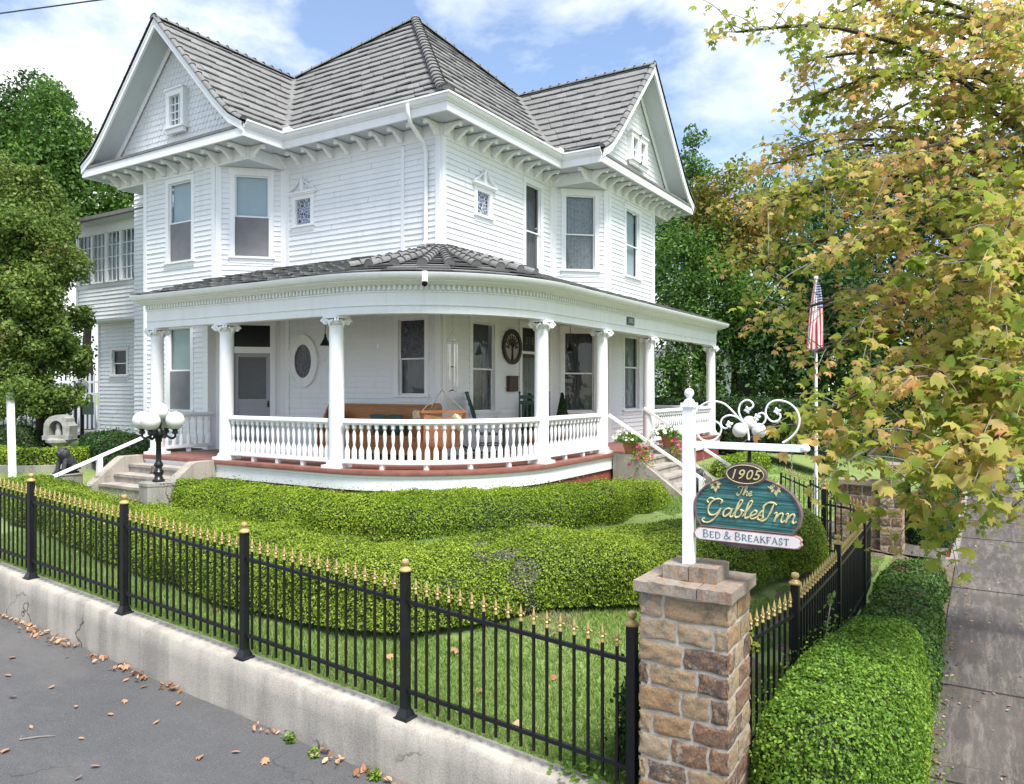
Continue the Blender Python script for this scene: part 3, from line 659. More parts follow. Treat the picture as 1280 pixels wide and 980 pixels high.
b = MB(); b.prism(outline(.945), Fb, .011, .014); b.build('teal_board', M['tealboard'], B_)
b = MB(); b.prism(ell(0, .368, .134, .073), Fb, -.02, .03); o = b.build('oval_plaque', M['signrim'], B_)
b = MB(); b.prism(ell(0, .368, .122, .062), Fb, .03, .0335); b.tube([Fb(a, .035, c) for a, c in ell(0, .368, .119, .060)], .0028, 6, closed=True); b.m = [0]*(len(b.f)-32*6)+[1]*(32*6); b.build('oval_field', [M['signoval'], M['signgold']], o)
ban = [(-.345, -.045), (-.335, -.02), (-.31, -.004), (.31, -.004), (.335, -.012), (.352, -.03), (.345, -.045), (.352, -.062), (.335, -.082), (.31, -.088), (-.31, -.088), (-.335, -.075)]
ban = [(x, zbb+z) for x, z in ban]; b = MB(); b.prism(ban, Fb, -.012, .026); o = b.build('banner_rim', M['rosyrim'], B_)
bi = [(x*.975, zbb-.046+(z-zbb+.046)*.86) for x, z in ban]; b = MB(); b.prism(bi, Fb, .026, .029); b.build('banner', M['signwhite'], o)
b = MB(); b.prism([(-.22, zbb-.089), (.24, zbb-.089), (.12, zbb-.113), (0, zbb-.119), (-.12, zbb-.11)], Fb, -.012, .01); b.build('lower_crest', M['signrim'], B_)
# lettering, drawn as strokes
SCRIPT = {
 'G': (.95, [[(.72,.72),(.76,.9),(.6,1.0),(.36,.96),(.14,.72),(.1,.36),(.25,.08),(.5,.04),(.7,.2),(.8,.46),(.72,.1),(.58,-.2),(.34,-.4),(.06,-.4),(-.06,-.26),(.04,-.18)], [(.3,.98),(.05,1.02),(-.08,.86),(.02,.74)]]),
 'a': (.6, [[(.45,.44),(.26,.5),(.08,.34),(.08,.1),(.22,.02),(.4,.2),(.47,.5),(.46,.14),(.55,.02),(.68,.12)]]),
 'b': (.56, [[(0,.1),(.2,.55),(.33,.95),(.22,1.02),(.14,.8),(.12,.2),(.22,.02),(.4,.1),(.46,.32),(.36,.48),(.48,.42),(.6,.42)]]),
 'l': (.34, [[(0,.1),(.2,.55),(.31,.95),(.21,1.02),(.12,.8),(.12,.15),(.22,.02),(.38,.12)]]),
 'e': (.42, [[(0,.12),(.28,.26),(.36,.42),(.24,.5),(.09,.32),(.1,.1),(.24,.02),(.46,.14)]]),
 's': (.42, [[(0,.1),(.22,.52),(.3,.3),(.34,.1),(.2,.0),(.05,.07)]]),
 'I': (.62, [[(.02,.55),(-.02,.78),(.16,.98),(.42,1.0),(.6,.9)], [(.46,1.0),(.40,.5),(.3,.14),(.1,.0),(-.14,.1),(-.16,.26),(.0,.28)]]),
 'n': (.58, [[(.0,.42),(.08,.5),(.12,.4),(.1,.02)], [(.1,.1),(.24,.42),(.37,.5),(.43,.38),(.42,.12),(.5,.02),(.62,.12)]]),
 'T': (.7, [[(.02,.76),(.06,.92),(.3,.98),(.55,.92),(.9,1.02)], [(.55,.94),(.46,.4),(.36,.1),(.16,.0),(.02,.12),(.1,.22)]]),
 'h': (.56, [[(0,.1),(.2,.55),(.31,.95),(.21,1.02),(.12,.8),(.11,.02)], [(.11,.1),(.24,.42),(.37,.5),(.43,.38),(.42,.12),(.5,.02),(.62,.12)]])}
def script(text, s0, z0, h, wscale, rad, parent, mat, F, d, gap=0, shear=.28):
    s = s0
    for chx in text:
        if chx == ' ': s += .28*h*wscale; continue
        wd, strokes = SCRIPT[chx]; b = MB()
        for st in strokes: b.tube([F(s+(x+y*shear)*h*wscale, d, z0+y*h) for x, y in spline([np.array(p) for p in st], 5)], [rad*(.75+.45*abs(math.sin(i*.35))) for i in range((len(st)-1)*5+1)], 6)
        b.build('letter', mat, parent, True); s += (wd+gap)*h*wscale
    return s
script('Gables', -.272, zbb+.078, .115, 1.02, .0058, B_, M['signgold'], Fb, .018)
script('Inn', .092, zbb+.072, .122, 1.0, .0058, B_, M['signgold'], Fb, .018)
script('The', -.062, zbb+.226, .062, .95, .004, B_, M['signgold'], Fb, .018)
SERIF = {'B': (.62, [('v', .1), ('c', [(.1,1),(.38,1),(.5,.78),(.38,.54),(.1,.54)]), ('c', [(.36,.54),(.56,.4),(.55,.12),(.36,0),(.1,0)])]),
 'E': (.58, [('v', .1), ('h', .1, .48, 1), ('h', .1, .42, .52), ('h', .1, .5, 0), ('t', .48, 1, .84), ('t', .5, 0, .18)]),
 'D': (.72, [('v', .1), ('c', [(.1,1),(.4,1),(.62,.76),(.64,.3),(.45,0),(.1,0)])]),
 'R': (.66, [('v', .1), ('c', [(.1,1),(.38,1),(.52,.78),(.4,.52),(.1,.5)]), ('l', (.3,.5), (.64,0))]),
 'A': (.7, [('l', (.33,1), (.05,0), .6), ('l', (.33,1), (.62,0)), ('h', .16, .5, .34), ('f', .05), ('f', .62)]),
 'K': (.66, [('v', .1), ('l', (.1,.45), (.55,1), .6), ('l', (.25,.6), (.62,0)), ('f', .6)]),
 'F': (.54, [('v', .1), ('h', .1, .5, 1), ('h', .1, .4, .5), ('t', .5, 1, .82)]),
 'S': (.5, [('c', [(.44,.8),(.42,.96),(.25,1),(.08,.84),(.12,.62),(.36,.42),(.44,.2),(.3,.01),(.12,.02),(.06,.22)])]),
 'T': (.6, [('v', .3), ('h', .04, .56, 1), ('t', .04, 1, .84), ('t', .56, 1, .84)]),
 '&': (.76, [('c', [(.7,.45),(.55,.2),(.3,.0),(.1,.08),(.08,.3),(.3,.55),(.44,.78),(.34,1.0),(.2,.9),(.22,.66),(.45,.3),(.72,.0)])])}
def serif(text, s0, z0, h, parent, mat, F, d, ws=1.0, caps=1.22, gap=.12):
    s = s0; big = True; th = .0042
    for chx in text:
        if chx == ' ': s += .32*h*ws; big = True; continue
        hh = h*(caps if big else 1); big = False; wd, st = SERIF[chx]; b = MB(); X = lambda x: s+x*hh*ws; Zz = lambda z: z0+z*hh
        def seg(p, q, t): b.bar(F(X(p[0]), d, Zz(p[1])), F(X(q[0]), d, Zz(q[1])), t, .002, up=tuple(F(0, 1, 0)-F(0, 0, 0)))
        for q in st:
            if q[0] == 'v':
                seg((q[1], 0), (q[1], 1), th*1.25); [seg((q[1]-.1, z), (q[1]+.1, z), th*.6) for z in (0.02, .98)]
            elif q[0] == 'h': seg((q[1], q[3]), (q[2], q[3]), th*.65)
            elif q[0] == 't': seg((q[1], q[2]), (q[1], q[3]), th*.7)
            elif q[0] == 'l': seg(q[1], q[2], th*(q[3] if len(q) > 3 else 1.1))
            elif q[0] == 'f': seg((q[1]-.1, .015), (q[1]+.1, .015), th*.6)
            elif q[0] == 'c': b.tube([F(X(p[0]), d, Zz(p[1])) for p in spline([np.array(p) for p in q[1]], 5)], th*.52, 5)
        b.build('letter', mat, parent); s += (wd+gap)*hh*ws
    return s
e1 = serif('BED & BREAKFAST', 0, 0, .04, B_, M['signgrey'], Fb, .03)
for o in [c for c in B_.children if c.name.startswith('letter') and c.data.materials[0] == M['signgrey']]:   # measured first, then set at its place
    k = .56/e1
    for v in o.data.vertices: v.co = (v.co.x, (v.co.y+ORG[o.name][1]-vc)*k+.28+vc-ORG[o.name][1], v.co.z+zbb-.065)
def text_mesh(body, size, mat, parent, F, s, d, z, shear=0, ext=.002, sx=1.0, name='letter'):
    for chx, off in body:
        cu = bpy.data.curves.new('t', 'FONT'); cu.body = chx; cu.size = size; cu.shear = shear; cu.extrude = ext; cu.resolution_u = 3; cu.align_x = 'CENTER'
        o = bpy.data.objects.new('t', cu); COL.objects.link(o); dg = bpy.context.evaluated_depsgraph_get(); me = bpy.data.meshes.new_from_object(o.evaluated_get(dg)); bpy.data.objects.remove(o)
        q = MB(); q.add([F(s+off+v.co.x*sx, d+v.co.z, z+v.co.y) for v in me.vertices], [tuple(p.vertices) for p in me.polygons]); q.build(name, mat, parent)
text_mesh([('1', -.075), ('9', -.027), ('0', .026), ('5', .075)], .092, M['signgold'], B_, Fb, -.004, .036, zbb+.336, .3)
# carved flowers
for cx, cz, fl in ((-.2, .285, 1), (.19, .288, -1)):
    b = MB(); c0 = np.array((cx, zbb+cz))
    for i in range(7):
        a = 2*PI*i/7+.3; L = .052 if i % 2 else .04; d = np.array((math.cos(a), math.sin(a))); p = np.array((-d[1], d[0]))
        q = [c0+d*.01, c0+d*L*.55+p*.012, c0+d*L, c0+d*L*.55-p*.012]; b.prism([tuple(x) for x in q], Fb, .014, .02)
    for i in range(5): b.mi = 1; b.ball(Fb(cx+fl*.02+.02*math.cos(i*1.3), .016, zbb+cz+.02*math.sin(i*1.3)), .006, 8, 6)
    b.build('carved_flower', [M['signgold'], M['signrim']], B_)
for s in (-.285, .285):
    b = MB(); t0 = .125+.235*math.sqrt(max(0, 1-(s/.352)**2)); z0 = zbb+t0; z1 = -.405; k = int((z1-z0)/.016)
    for i in range(k):
        c = np.array(Fb(s, 0, z0+(z1-z0)*(i+.5)/k)); ax = np.array((1, 0, 0)) if i % 2 else np.array((0, 1, 0)); hh = (z1-z0)/k*.62
        b.tube([c+ax*.0045*math.cos(a)+np.array((0, 0, hh*math.sin(a))) for a in np.linspace(0, 2*PI, 9)[:-1]], .0018, 4, closed=True)
    b.build('chain', M['grey_stone'], B_)

# ------------------------------------------------------------------ the house
FL = -1.37; SOF = 5.24
H = thing('victorian_house', (12, 9.15, -2.1), 'large white two-storey Victorian house with grey shake roof, twin gables and a curved wrap-around porch', 'house')
L_IN, R_IN = 13.58, 16.49            # where the two bays start
def wall(name, a, c, z0, z1, ops, mat='white', expo=.115, parent=H, corner=(1, 1)):
    a = np.array(a, float); c = np.array(c, float); L = np.linalg.norm(c-a); F = frame(a, c-a); b = MB(); z = z0; k = 0
    while z < z1-.01:
        h = min(expo, z1-z); zz = z+h
        cuts = [(0, L)]
        for (s0, s1, p, q) in ops:
            if q > z+.012 and p < zz-.012:
                nc = []
                for x0, x1 in cuts:
                    if s0 > x0: nc.append((x0, min(s0, x1)))
                    if s1 < x1: nc.append((max(s1, x0), x1))
                cuts = [x for x in nc if x[1]-x[0] > .004]
        jc = []
        for x0, x1 in cuts:
            q = x0; nx = x0+random.uniform(.6, 3.6)
            while nx < x1-.4: jc.append((q, nx-.002)); q = nx+.002; nx += random.uniform(1.8, 3.8)
            jc.append((q, x1))
        for x0, x1 in jc:
            j = .0035*math.sin(k*2.7+x0*3)
            b.add([F(x0, 0, z), F(x1, 0, z), F(x1, .026+j, z), F(x0, .026+j, z), F(x1, .002, zz+.004), F(x0, .002, zz+.004)], [(0, 1, 2, 3), (3, 2, 4, 5)])
        z = zz; k += 1
    o = b.build(name, M[mat], parent)
    return F, L, o
def window(F, s0, s1, z0, z1, parent=H, top='blind', bot='screen', sash=.52, cas=.11, name='window', pane_top=None, head=True, proud=.032, mat='trim', curtain=None, single=False):
    b = MB(); c = cas
    b.fbox(F, s0-c, s0, -.09, proud, z0, z1); b.fbox(F, s1, s1+c, -.09, proud, z0, z1)
    b.fbox(F, s0-c-.012, s1+c+.012, -.09, proud+.006, z1, z1+c*1.1)
    if head: b.fbox(F, s0-c-.035, s1+c+.035, -.01, proud+.045, z1+c*1.1, z1+c*1.1+.035)
    b.fbox(F, s0-c-.03, s1+c+.03, -.09, proud+.05, z0-.045, z0); b.fbox(F, s0-c-.0, s1+c+.0, -.02, proud, z0-.15, z0-.047)
    w = b.build(name, M[mat], parent); zm = z0+(z1-z0)*(1-sash) if not single else z1
    def sashbox(q0, q1, d, nm):
        r = MB(); t = .03
        r.fbox(F, s0, s0+t, d-.03, d, q0, q1); r.fbox(F, s1-t, s1, d-.03, d, q0, q1); r.fbox(F, s0+t, s1-t, d-.03, d-.001, q0, q0+t); r.fbox(F, s0+t, s1-t, d-.03, d-.001, q1-t*.9, q1)
        o = r.build(nm, M[mat], w); return o
    if not single:
        sashbox(zm-.02, z1, -.025, 'upper_sash'); sashbox(z0, zm+.02, -.05, 'lower_sash')
    def paneq(q0, q1, d, m_, nm):
        r = MB(); r.add([F(s0+.005, d, q0), F(s1-.005, d, q0), F(s1-.005, d, q1), F(s0+.005, d, q1)], [(0, 1, 2, 3)]); return r.build(nm, m_, w)
    if single:
        paneq(z0, z1, -.03, M[pane_top or 'glass'], 'pane')
    else:
        paneq(zm, z1, -.04, M[pane_top or 'glass'], 'pane')
        if bot == 'screen': paneq(z0, zm, -.028, M['screen'], 'insect_screen')
        else: paneq(z0, zm, -.065, M['winedark' if bot == 'dark' else 'glass'], 'pane')
    def fabricq(q0, q1, d, m_, nm, amp):
        r = MB(); n = 40 if amp else 2; vs = []
        for i in range(n+1):
            s = s0+(s1-s0)*i/n; dd = d-.02+amp*math.sin(i*1.35+.6*math.sin(i*.37))
            vs += [F(s, dd, q0), F(s, dd, q1)]
        r.add(vs, [(2*i, 2*i+2, 2*i+3, 2*i+1) for i in range(n)]); return r.build(nm, M[m_], w, 'all' if amp else False)
    if curtain: fabricq(z0, z1, -.12, curtain, 'curtain', .014)
    elif top and not pane_top: fabricq(zm-.03, z1, -.085, top, 'roller_blind', 0)
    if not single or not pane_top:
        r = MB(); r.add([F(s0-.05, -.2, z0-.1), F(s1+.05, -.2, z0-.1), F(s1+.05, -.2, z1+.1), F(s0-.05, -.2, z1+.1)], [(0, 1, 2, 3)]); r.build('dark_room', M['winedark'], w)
    return w
# walls, left to right
WL = [('W9', (12.0, 18.42), (10.93, 17.35), []),
 ('front', (10.93, 17.35), (10.93, 14.65), [(.98, 1.84, 2.95, 4.80), (.96, 1.81, -.5, 1.40)]),
 ('chl', (10.93, 14.65), (12.0, 13.58), [(.40, 1.13, 2.97, 4.80), (.38, 1.16, -1.36, 1.42)]),
 ('left', (12.0, 13.58), (12.0, 9.15), [(.33, .80, 3.66, 4.24), (3.34, 4.03, -.14, 1.40)]),
 ('right', (12.0, 9.15), (16.49, 9.15), [(1.23, 1.69, 3.68, 4.18), (3.22, 3.92, 2.7, 4.80), (1.06, 1.90, -.5, 1.39), (3.04, 3.98, -1.36, 1.41)]),
 ('chr', (16.49, 9.15), (17.51, 8.09), [(.36, 1.12, 2.95, 4.80), (.33, 1.1, -.58, 1.39)]),
 ('frontr', (17.51, 8.09), (20.6, 8.09), [(1.09, 1.97, 2.98, 4.74), (.99, 1.97, -.57, 1.36)]),
 ('W7', (20.6, 8.09), (21.65, 9.15), [(.4, 1.1, 2.95, 4.8), (.4, 1.1, -.58, 1.39)]),
 ('W8', (21.65, 9.15), (21.65, 19.5), [(2, 2.9, 2.95, 4.8)]),
 ('back', (21.65, 19.5), (12.0, 19.5), []), ('W10', (12.0, 19.5), (12.0, 18.42), [])]
FR = {}
for nm, a, c, ops in WL:
    FR[nm], L, o = wall('clapboard_wall', a, c, FL, SOF, ops)
def corner_boards():
    b = MB(); t = .012
    for (a, c) in [(w[1], w[2]) for w in WL[1:8]]:
        F = frame(a, np.array(c)-np.array(a)); L = np.linalg.norm(np.array(c)-np.array(a))
        for q0, q1, q2 in ((0, .12, .036), (L-.12, L, .0365)): b = MB(); b.fbox(F, q0, q1, .0, q2, FL, SOF); b.build('corner_board', M['trim'], H)
    F = FR['left']; b = MB(); b.fbox(F, 3.42, 3.51, .0, .034, 2.2, SOF-.3); b.build('corner_board', M['trim'], H)
corner_boards()
# windows
def shaped_pediment(F, s0, s1, z, w):
    m = (s0+s1)/2; h = (s1-s0)/2+.2; b = MB()
    b.fbox(F, m-h, m+h, .02, .11, z, z+.045); b.fbox(F, m-h+.04, m+h-.04, .02, .08, z-.03, z)
    for sg in (-1, 1):
        arc = [(m+sg*(h-.03), z+.047)]; up = []; lo = []
        for i in range(9):
            t = i/8; x = m+sg*((h-.02)*(1-t)+.07*t); zz = z+.05+.21*t**1.25
            up.append((x, zz+.035)); lo.append((x, zz))
        b.prism(up+lo[::-1], F, .02, .09)
    b.prism([(m-.045, z+.05), (m+.045, z+.05), (m+.06, z+.26), (m, z+.38), (m-.06, z+.26)], F, .02, .08)
    for i in range(4):
        b.ball(F(m+(-1.5+i)*.075, .04, z+.09), .03, 8, 6)
    for sg in (-1, 1):
        b.tube([F(m+sg*.05, .06, z+.3), F(m+sg*.1, .06, z+.34), F(m+sg*.13, .06, z+.28)], [.012, .016, .01], 6)
    b.build('carved_pediment', M['trim'], w)
window(FR['front'], .98, 1.84, 2.95, 4.80, sash=.5)
window(FR['front'], .96, 1.81, -.5, 1.40, top='blind_green')
window(FR['chl'], .40, 1.13, 2.97, 4.80, sash=.5)
w = window(FR['left'], .33, .80, 3.66, 4.24, single=True, pane_top='leaded', head=False); shaped_pediment(FR['left'], .33, .80, 4.36, w)
w = window(FR['right'], 1.23, 1.69, 3.68, 4.18, single=True, pane_top='leaded', head=False); shaped_pediment(FR['right'], 1.23, 1.69, 4.30, w)
window(FR['right'], 3.22, 3.92, 2.7, 4.80, bot='glass', curtain='curtain', head=False)
window(FR['chr'], .36, 1.12, 2.95, 4.80, bot='glass', curtain='lace')
window(FR['frontr'], 1.09, 1.97, 2.98, 4.74, top='blind', bot='glass', curtain='blind')
window(FR['W7'], .4, 1.1, 2.95, 4.8, curtain='lace', bot='glass'); window(FR['W7'], .4, 1.1, -.58, 1.39, curtain='curtain_pale', bot='glass'); window(FR['W8'], 2, 2.9, 2.95, 4.8)
w = window(FR['left'], 3.34, 4.03, -.14, 1.40, pane_top='stained', bot='glass', curtain='curtain')
window(FR['right'], 1.06, 1.90, -.5, 1.39, bot='glass', curtain='curtain')
window(FR['chr'], .33, 1.1, -.58, 1.39, bot='glass', curtain='curtain'); window(FR['frontr'], .99, 1.97, -.57, 1.36, bot='glass', curtain='curtain_pale', sash=.42)
# oval window by the side door
F = FR['left']; m_, zc = .59, .60
def ring_prism(b, F, cs, cz, a0, c0, a1, c1, d0, d1, n=36):
    vs = []
    for i in range(n):
        t = 2*PI*i/n; C, S = math.cos(t), math.sin(t)
        vs += [F(cs+a0*C, d0, cz+c0*S), F(cs+a0*C, d1, cz+c0*S), F(cs+a1*C, d1, cz+c1*S), F(cs+a1*C, d0, cz+c1*S)]
    b.add(vs, [(4*i+k, 4*((i+1) % n)+k, 4*((i+1) % n)+(k+1) % 4, 4*i+(k+1) % 4) for i in range(n) for k in range(4)])
b = MB(); ring_prism(b, F, m_, zc, .43, .56, .27, .375, .0, .06); ring_prism(b, F, m_, zc, .46, .59, .41, .54, .0, .075); w = b.build('window', M['trim'], H, True); w['label'] = 'oval window with a wide round white surround'
b = MB(); b.prism([(m_+.275*math.cos(2*PI*i/32), zc+.38*math.sin(2*PI*i/32)) for i in range(32)], F, .02, .035); b.build('leaded_pane', M['stained'], w)
# doors
def door(F, s0, s1, z0, z1, zt0, zt1, mat, glassz, style):
    b = MB(); c = .12; b.fbox(F, s0-c, s0, -.1, .04, z0, zt1); b.fbox(F, s1, s1+c, -.1, .04, z0, zt1); b.fbox(F, s0-c-.02, s1+c+.02, -.1, .05, zt1, zt1+.13); b.fbox(F, s0, s1, -.1, .02, z1, zt0)
    d = b.build('door', M['trim'], H)
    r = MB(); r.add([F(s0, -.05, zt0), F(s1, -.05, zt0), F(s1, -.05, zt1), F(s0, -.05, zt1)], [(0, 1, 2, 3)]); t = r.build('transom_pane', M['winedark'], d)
    r = MB(); st = .09
    r.fbox(F, s0, s0+st, -.08, -.03, z0, z1); r.fbox(F, s1-st, s1, -.08, -.03, z0, z1); r.fbox(F, s0+st, s1-st, -.08, -.031, z1-st, z1)
    zz = [z0, glassz-.06] if style == 'screen' else [z0, glassz-.06]
    r.fbox(F, s0+st, s1-st, -.08, -.031, z0, z0+.2); r.fbox(F, s0+st, s1-st, -.08, -.031, glassz-.1, glassz)
    if style == 'screen': r.fbox(F, s0+st, s1-st, -.08, -.031, (z0+glassz)/2, (z0+glassz)/2+.07)
    r.fbox(F, s0+st, s1-st, -.075, -.05, z0, glassz-.05); r.build('door_leaf', M[mat], d)
    r = MB(); r.add([F(s0+st, -.06, glassz), F(s1-st, -.06, glassz), F(s1-st, -.06, z1-st), F(s0+st, -.06, z1-st)], [(0, 1, 2, 3)])
    r.build('insect_screen' if style == 'screen' else 'pane', M['screendoor'] if style == 'screen' else M['glass'], d)
    r = MB(); r.ball(F(s1-st/2, -.005, z0+1.0), .028, 10, 8); r.fbox(F, s1-st/2-.02, s1-st/2+.02, -.03, -.02, z0+.93, z0+1.08); r.build('handle', M['bronze'], d)
    return d
M['screendoor'] = pm('dim_door_screen', (.115, .125, .13), (.09, .1, .105), 3, .5)
door(FR['chl'], .38, 1.16, FL, .79, .93, 1.42, 'midgrey', -.25, 'screen')
F = FR['right']; d = door(F, 3.04, 3.98, FL, .80, .86, 1.41, 'copper', -.35, 'glass')
r = MB(); vs = []
for i in range(31): vs += [F(3.12+.78*i/30, -.075+.008*math.sin(i*1.7), -.34), F(3.12+.78*i/30, -.075+.008*math.sin(i*1.7), .72)]
r.add(vs, [(2*i, 2*i+2, 2*i+3, 2*i+1) for i in range(30)]); r.build('curtain', M['curtain_pale'], d, 'all')
text_mesh([('3', -.14), ('1', 0), ('8', .14)], .26, pm('gilt_number', (.22, .17, .07), None, 10, .5), d, F, 3.5, -.045, 1.03, 0, .001, .8, 'number')

# eaves: plan outline of the fascia (left end of left bay -> right end of right bay)
OH = .6
EV = [(12.6, 19.02), (10.33, 19.02), (10.33, 12.98), (11.4, 12.98), (11.4, 8.55), (15.89, 8.55), (15.89, 7.49), (22.25, 7.49), (22.25, 9.9)]
BOX = [(12.0, 18.42), (10.93, 18.42), (10.93, 13.58), (12.0, 13.58), (12.0, 9.15), (16.49, 9.15), (16.49, 8.09), (21.65, 8.09), (21.65, 9.15)]
def off(path, o): # outward offset (outside is to the left of travel)
    P = [np.array(p) for p in path]; R = []
    for i in range(len(P)):
        d0 = P[i]-P[i-1] if i else P[1]-P[0]; d1 = P[i+1]-P[i] if i < len(P)-1 else P[i]-P[i-1]
        d0 = d0/np.linalg.norm(d0); d1 = d1/np.linalg.norm(d1); n0 = np.array((-d0[1], d0[0])); n1 = np.array((-d1[1], d1[0])); b = n0+n1; b *= 2/(b@b); R.append(tuple(P[i]+b*o))
    return R
# outside lies to the right of travel for this direction -> sweep side +1
b = MB(); b.sweep([(0, SOF-.28), (.03, SOF-.28), (.03, SOF+.0), (.05, SOF+.0), (.05, SOF+.01), (0, SOF+.01)], BOX); b.build('frieze_band', M['trim'], H)
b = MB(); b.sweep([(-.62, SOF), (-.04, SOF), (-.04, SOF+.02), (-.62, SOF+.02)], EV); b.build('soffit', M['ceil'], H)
b = MB(); b.sweep([(-.045, SOF-.035), (0, SOF-.035), (0, SOF+.15), (-.045, SOF+.15)], EV); b.build('fascia', M['trim'], H)
gp = [(.0, SOF+.135), (.03, SOF+.135), (.03, SOF+.155), (.05, SOF+.158), (.082, SOF+.185), (.098, SOF+.225), (.1, SOF+.243), (.125, SOF+.243), (.125, SOF+.278), (.108, SOF+.278), (.085, SOF+.235), (.05, SOF+.185), (.0, SOF+.17)]
for seg in (EV[2:7],):
    b = MB(); b.sweep(gp, seg); b.build('gutter', M['trim'], H)
for p in ((11.4, 12.98), (15.89, 8.55)):
    b = MB(); s = -1 if p[0] < 12 else 1
    b.box(p[0]-.13, p[0]+.26, p[1]-.26, p[1]-.11, SOF+.25, SOF+.36) if s < 0 else b.box(p[0]-.26, p[0]-.11, p[1]-.13, p[1]+.26, SOF+.25, SOF+.36)
    b.box(p[0]-.11, p[0]-.10, p[1]-.3, p[1]-.11, SOF+.26, SOF+.37) if s < 0 else b.box(p[0]-.3, p[0]-.11, p[1]-.12, p[1]-.11, SOF+.26, SOF+.37)
    b.build('gutter_splash_guard', M['trim'], H)
# box ceilings over the bay corners
b = MB()
for t in ([(10.93, 14.65), (10.93, 13.58), (12.0, 13.58)], [(10.93, 17.35), (10.93, 18.42), (12.0, 18.42)], [(16.49, 9.15), (16.49, 8.09), (17.51, 8.09)], [(20.6, 8.09), (21.65, 8.09), (21.65, 9.15)]):
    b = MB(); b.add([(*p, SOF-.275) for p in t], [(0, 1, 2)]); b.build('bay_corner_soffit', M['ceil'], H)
# scroll brackets
prof = [(0, -.02), (.46, -.02), (.46, -.06), (.40, -.085), (.33, -.08), (.27, -.10), (.2, -.16), (.13, -.2), (.1, -.25), (.05, -.29), (.0, -.29)]
prof = [(a*.92+.03, z*.86) for a, z in prof]
br0 = None
def bracket(x, y, n):
    """n: outward unit direction"""
    global br0
    if br0 is None:
        q = MB(); Fq = frame((0, 0), (0, -1)); 
        vs = [(a, -.04, z) for a, z in prof]+[(a, .04, z) for a, z in prof]; k = len(prof)
        q.add(vs, [tuple(range(k)), tuple(range(k, 2*k))[::-1]]+[(i, (i+1) % k, k+(i+1) % k, k+i) for i in range(k)])
        q.tube([(.40, -.055, -.075), (.40, .055, -.075)], .032, 10); q.tube([(.085, -.055, -.2), (.085, .055, -.2)], .04, 10)
        o = q.build('bracket', M['trim'], None); br0 = o.data; bpy.data.objects.remove(o)
    o = bpy.data.objects.new('bracket', br0); COL.objects.link(o); o.parent = H; h0 = ORG[H.name]; o.location = (x-h0[0], y-h0[1], SOF+.0-h0[2]); o.rotation_euler = (0, 0, math.atan2(n[1], n[0])); ORG[o.name] = (x, y, SOF)
for (a, c) in zip(BOX[:-1], BOX[1:]):
    a = np.array(a); c = np.array(c); L = np.linalg.norm(c-a); t = (c-a)/L; n = np.array((t[1], -t[0])); k = max(1, round(L/.47))
    if L < .2: continue
    for i in range(k+1):
        s = min(max(L*i/k, .06), L-.06)
        if L < 1.2 and i not in (0, k): continue
        bracket(*(a+t*s), n)

# roof profile: flared at the eaves
Z0 = SOF+.26
def ZF(s): return Z0 + (.55*s if s < .45 else (.2475 + .92*(s-.45) if s < .95 else .7075+1.05*(s-.95)))
def tiles(b, ub, pt, s0, s1, lo, hi, ds=.24, tw=.34, lip=.075):
    """pt(a,s)->(x,y) ; lo(s),hi(s) limits along the eave"""
    s = s0; row = 0
    while s < s1-.02:
        e = min(s+ds, s1); a0, a1 = lo(s), hi(s); c0, c1 = lo(e), hi(e)
        ub.add([(*pt(a0, s), ZF(s)-.012), (*pt(a1, s), ZF(s)-.012), (*pt(c1, e), ZF(e)-.012), (*pt(c0, e), ZF(e)-.012)], [(0, 1, 2, 3)])
        W = max(a1-a0, c1-c0); n = max(1, int(W/tw)); ph = random.random()*.6
        g = [0]+[(i+ph*.5+random.uniform(-.16, .16))/(n+.5) for i in range(1, n)]+[1]
        for i in range(len(g)-1):
            f0, f1 = g[i], g[i+1]; l = lip+random.uniform(-.011, .011); d = random.uniform(-.014, .008)
            A0 = a0+(a1-a0)*f0+.002; A1 = a0+(a1-a0)*f1-.002; C0 = c0+(c1-c0)*f0+.002; C1 = c0+(c1-c0)*f1-.002
            sa = s+d-.02; lj = random.uniform(-.008, .008)
            p = [(*pt(A0, sa), ZF(sa)+l+lj), (*pt(A1, sa), ZF(sa)+l-lj), (*pt(C1, e+.02), ZF(e+.02)+.012), (*pt(C0, e+.02), ZF(e+.02)+.012), (*pt(A0, sa+.012), ZF(sa)+l+lj-.026), (*pt(A1, sa+.012), ZF(sa)+l-lj-.026), (*pt(C1, e+.02), ZF(e+.02)-.012), (*pt(C0, e+.02), ZF(e+.02)-.012)]
            b.add(p, [(0, 1, 2, 3), (4, 5, 1, 0), (4, 7, 6, 5), (0, 3, 7, 4), (1, 5, 6, 2)])
        s = e; row += 1
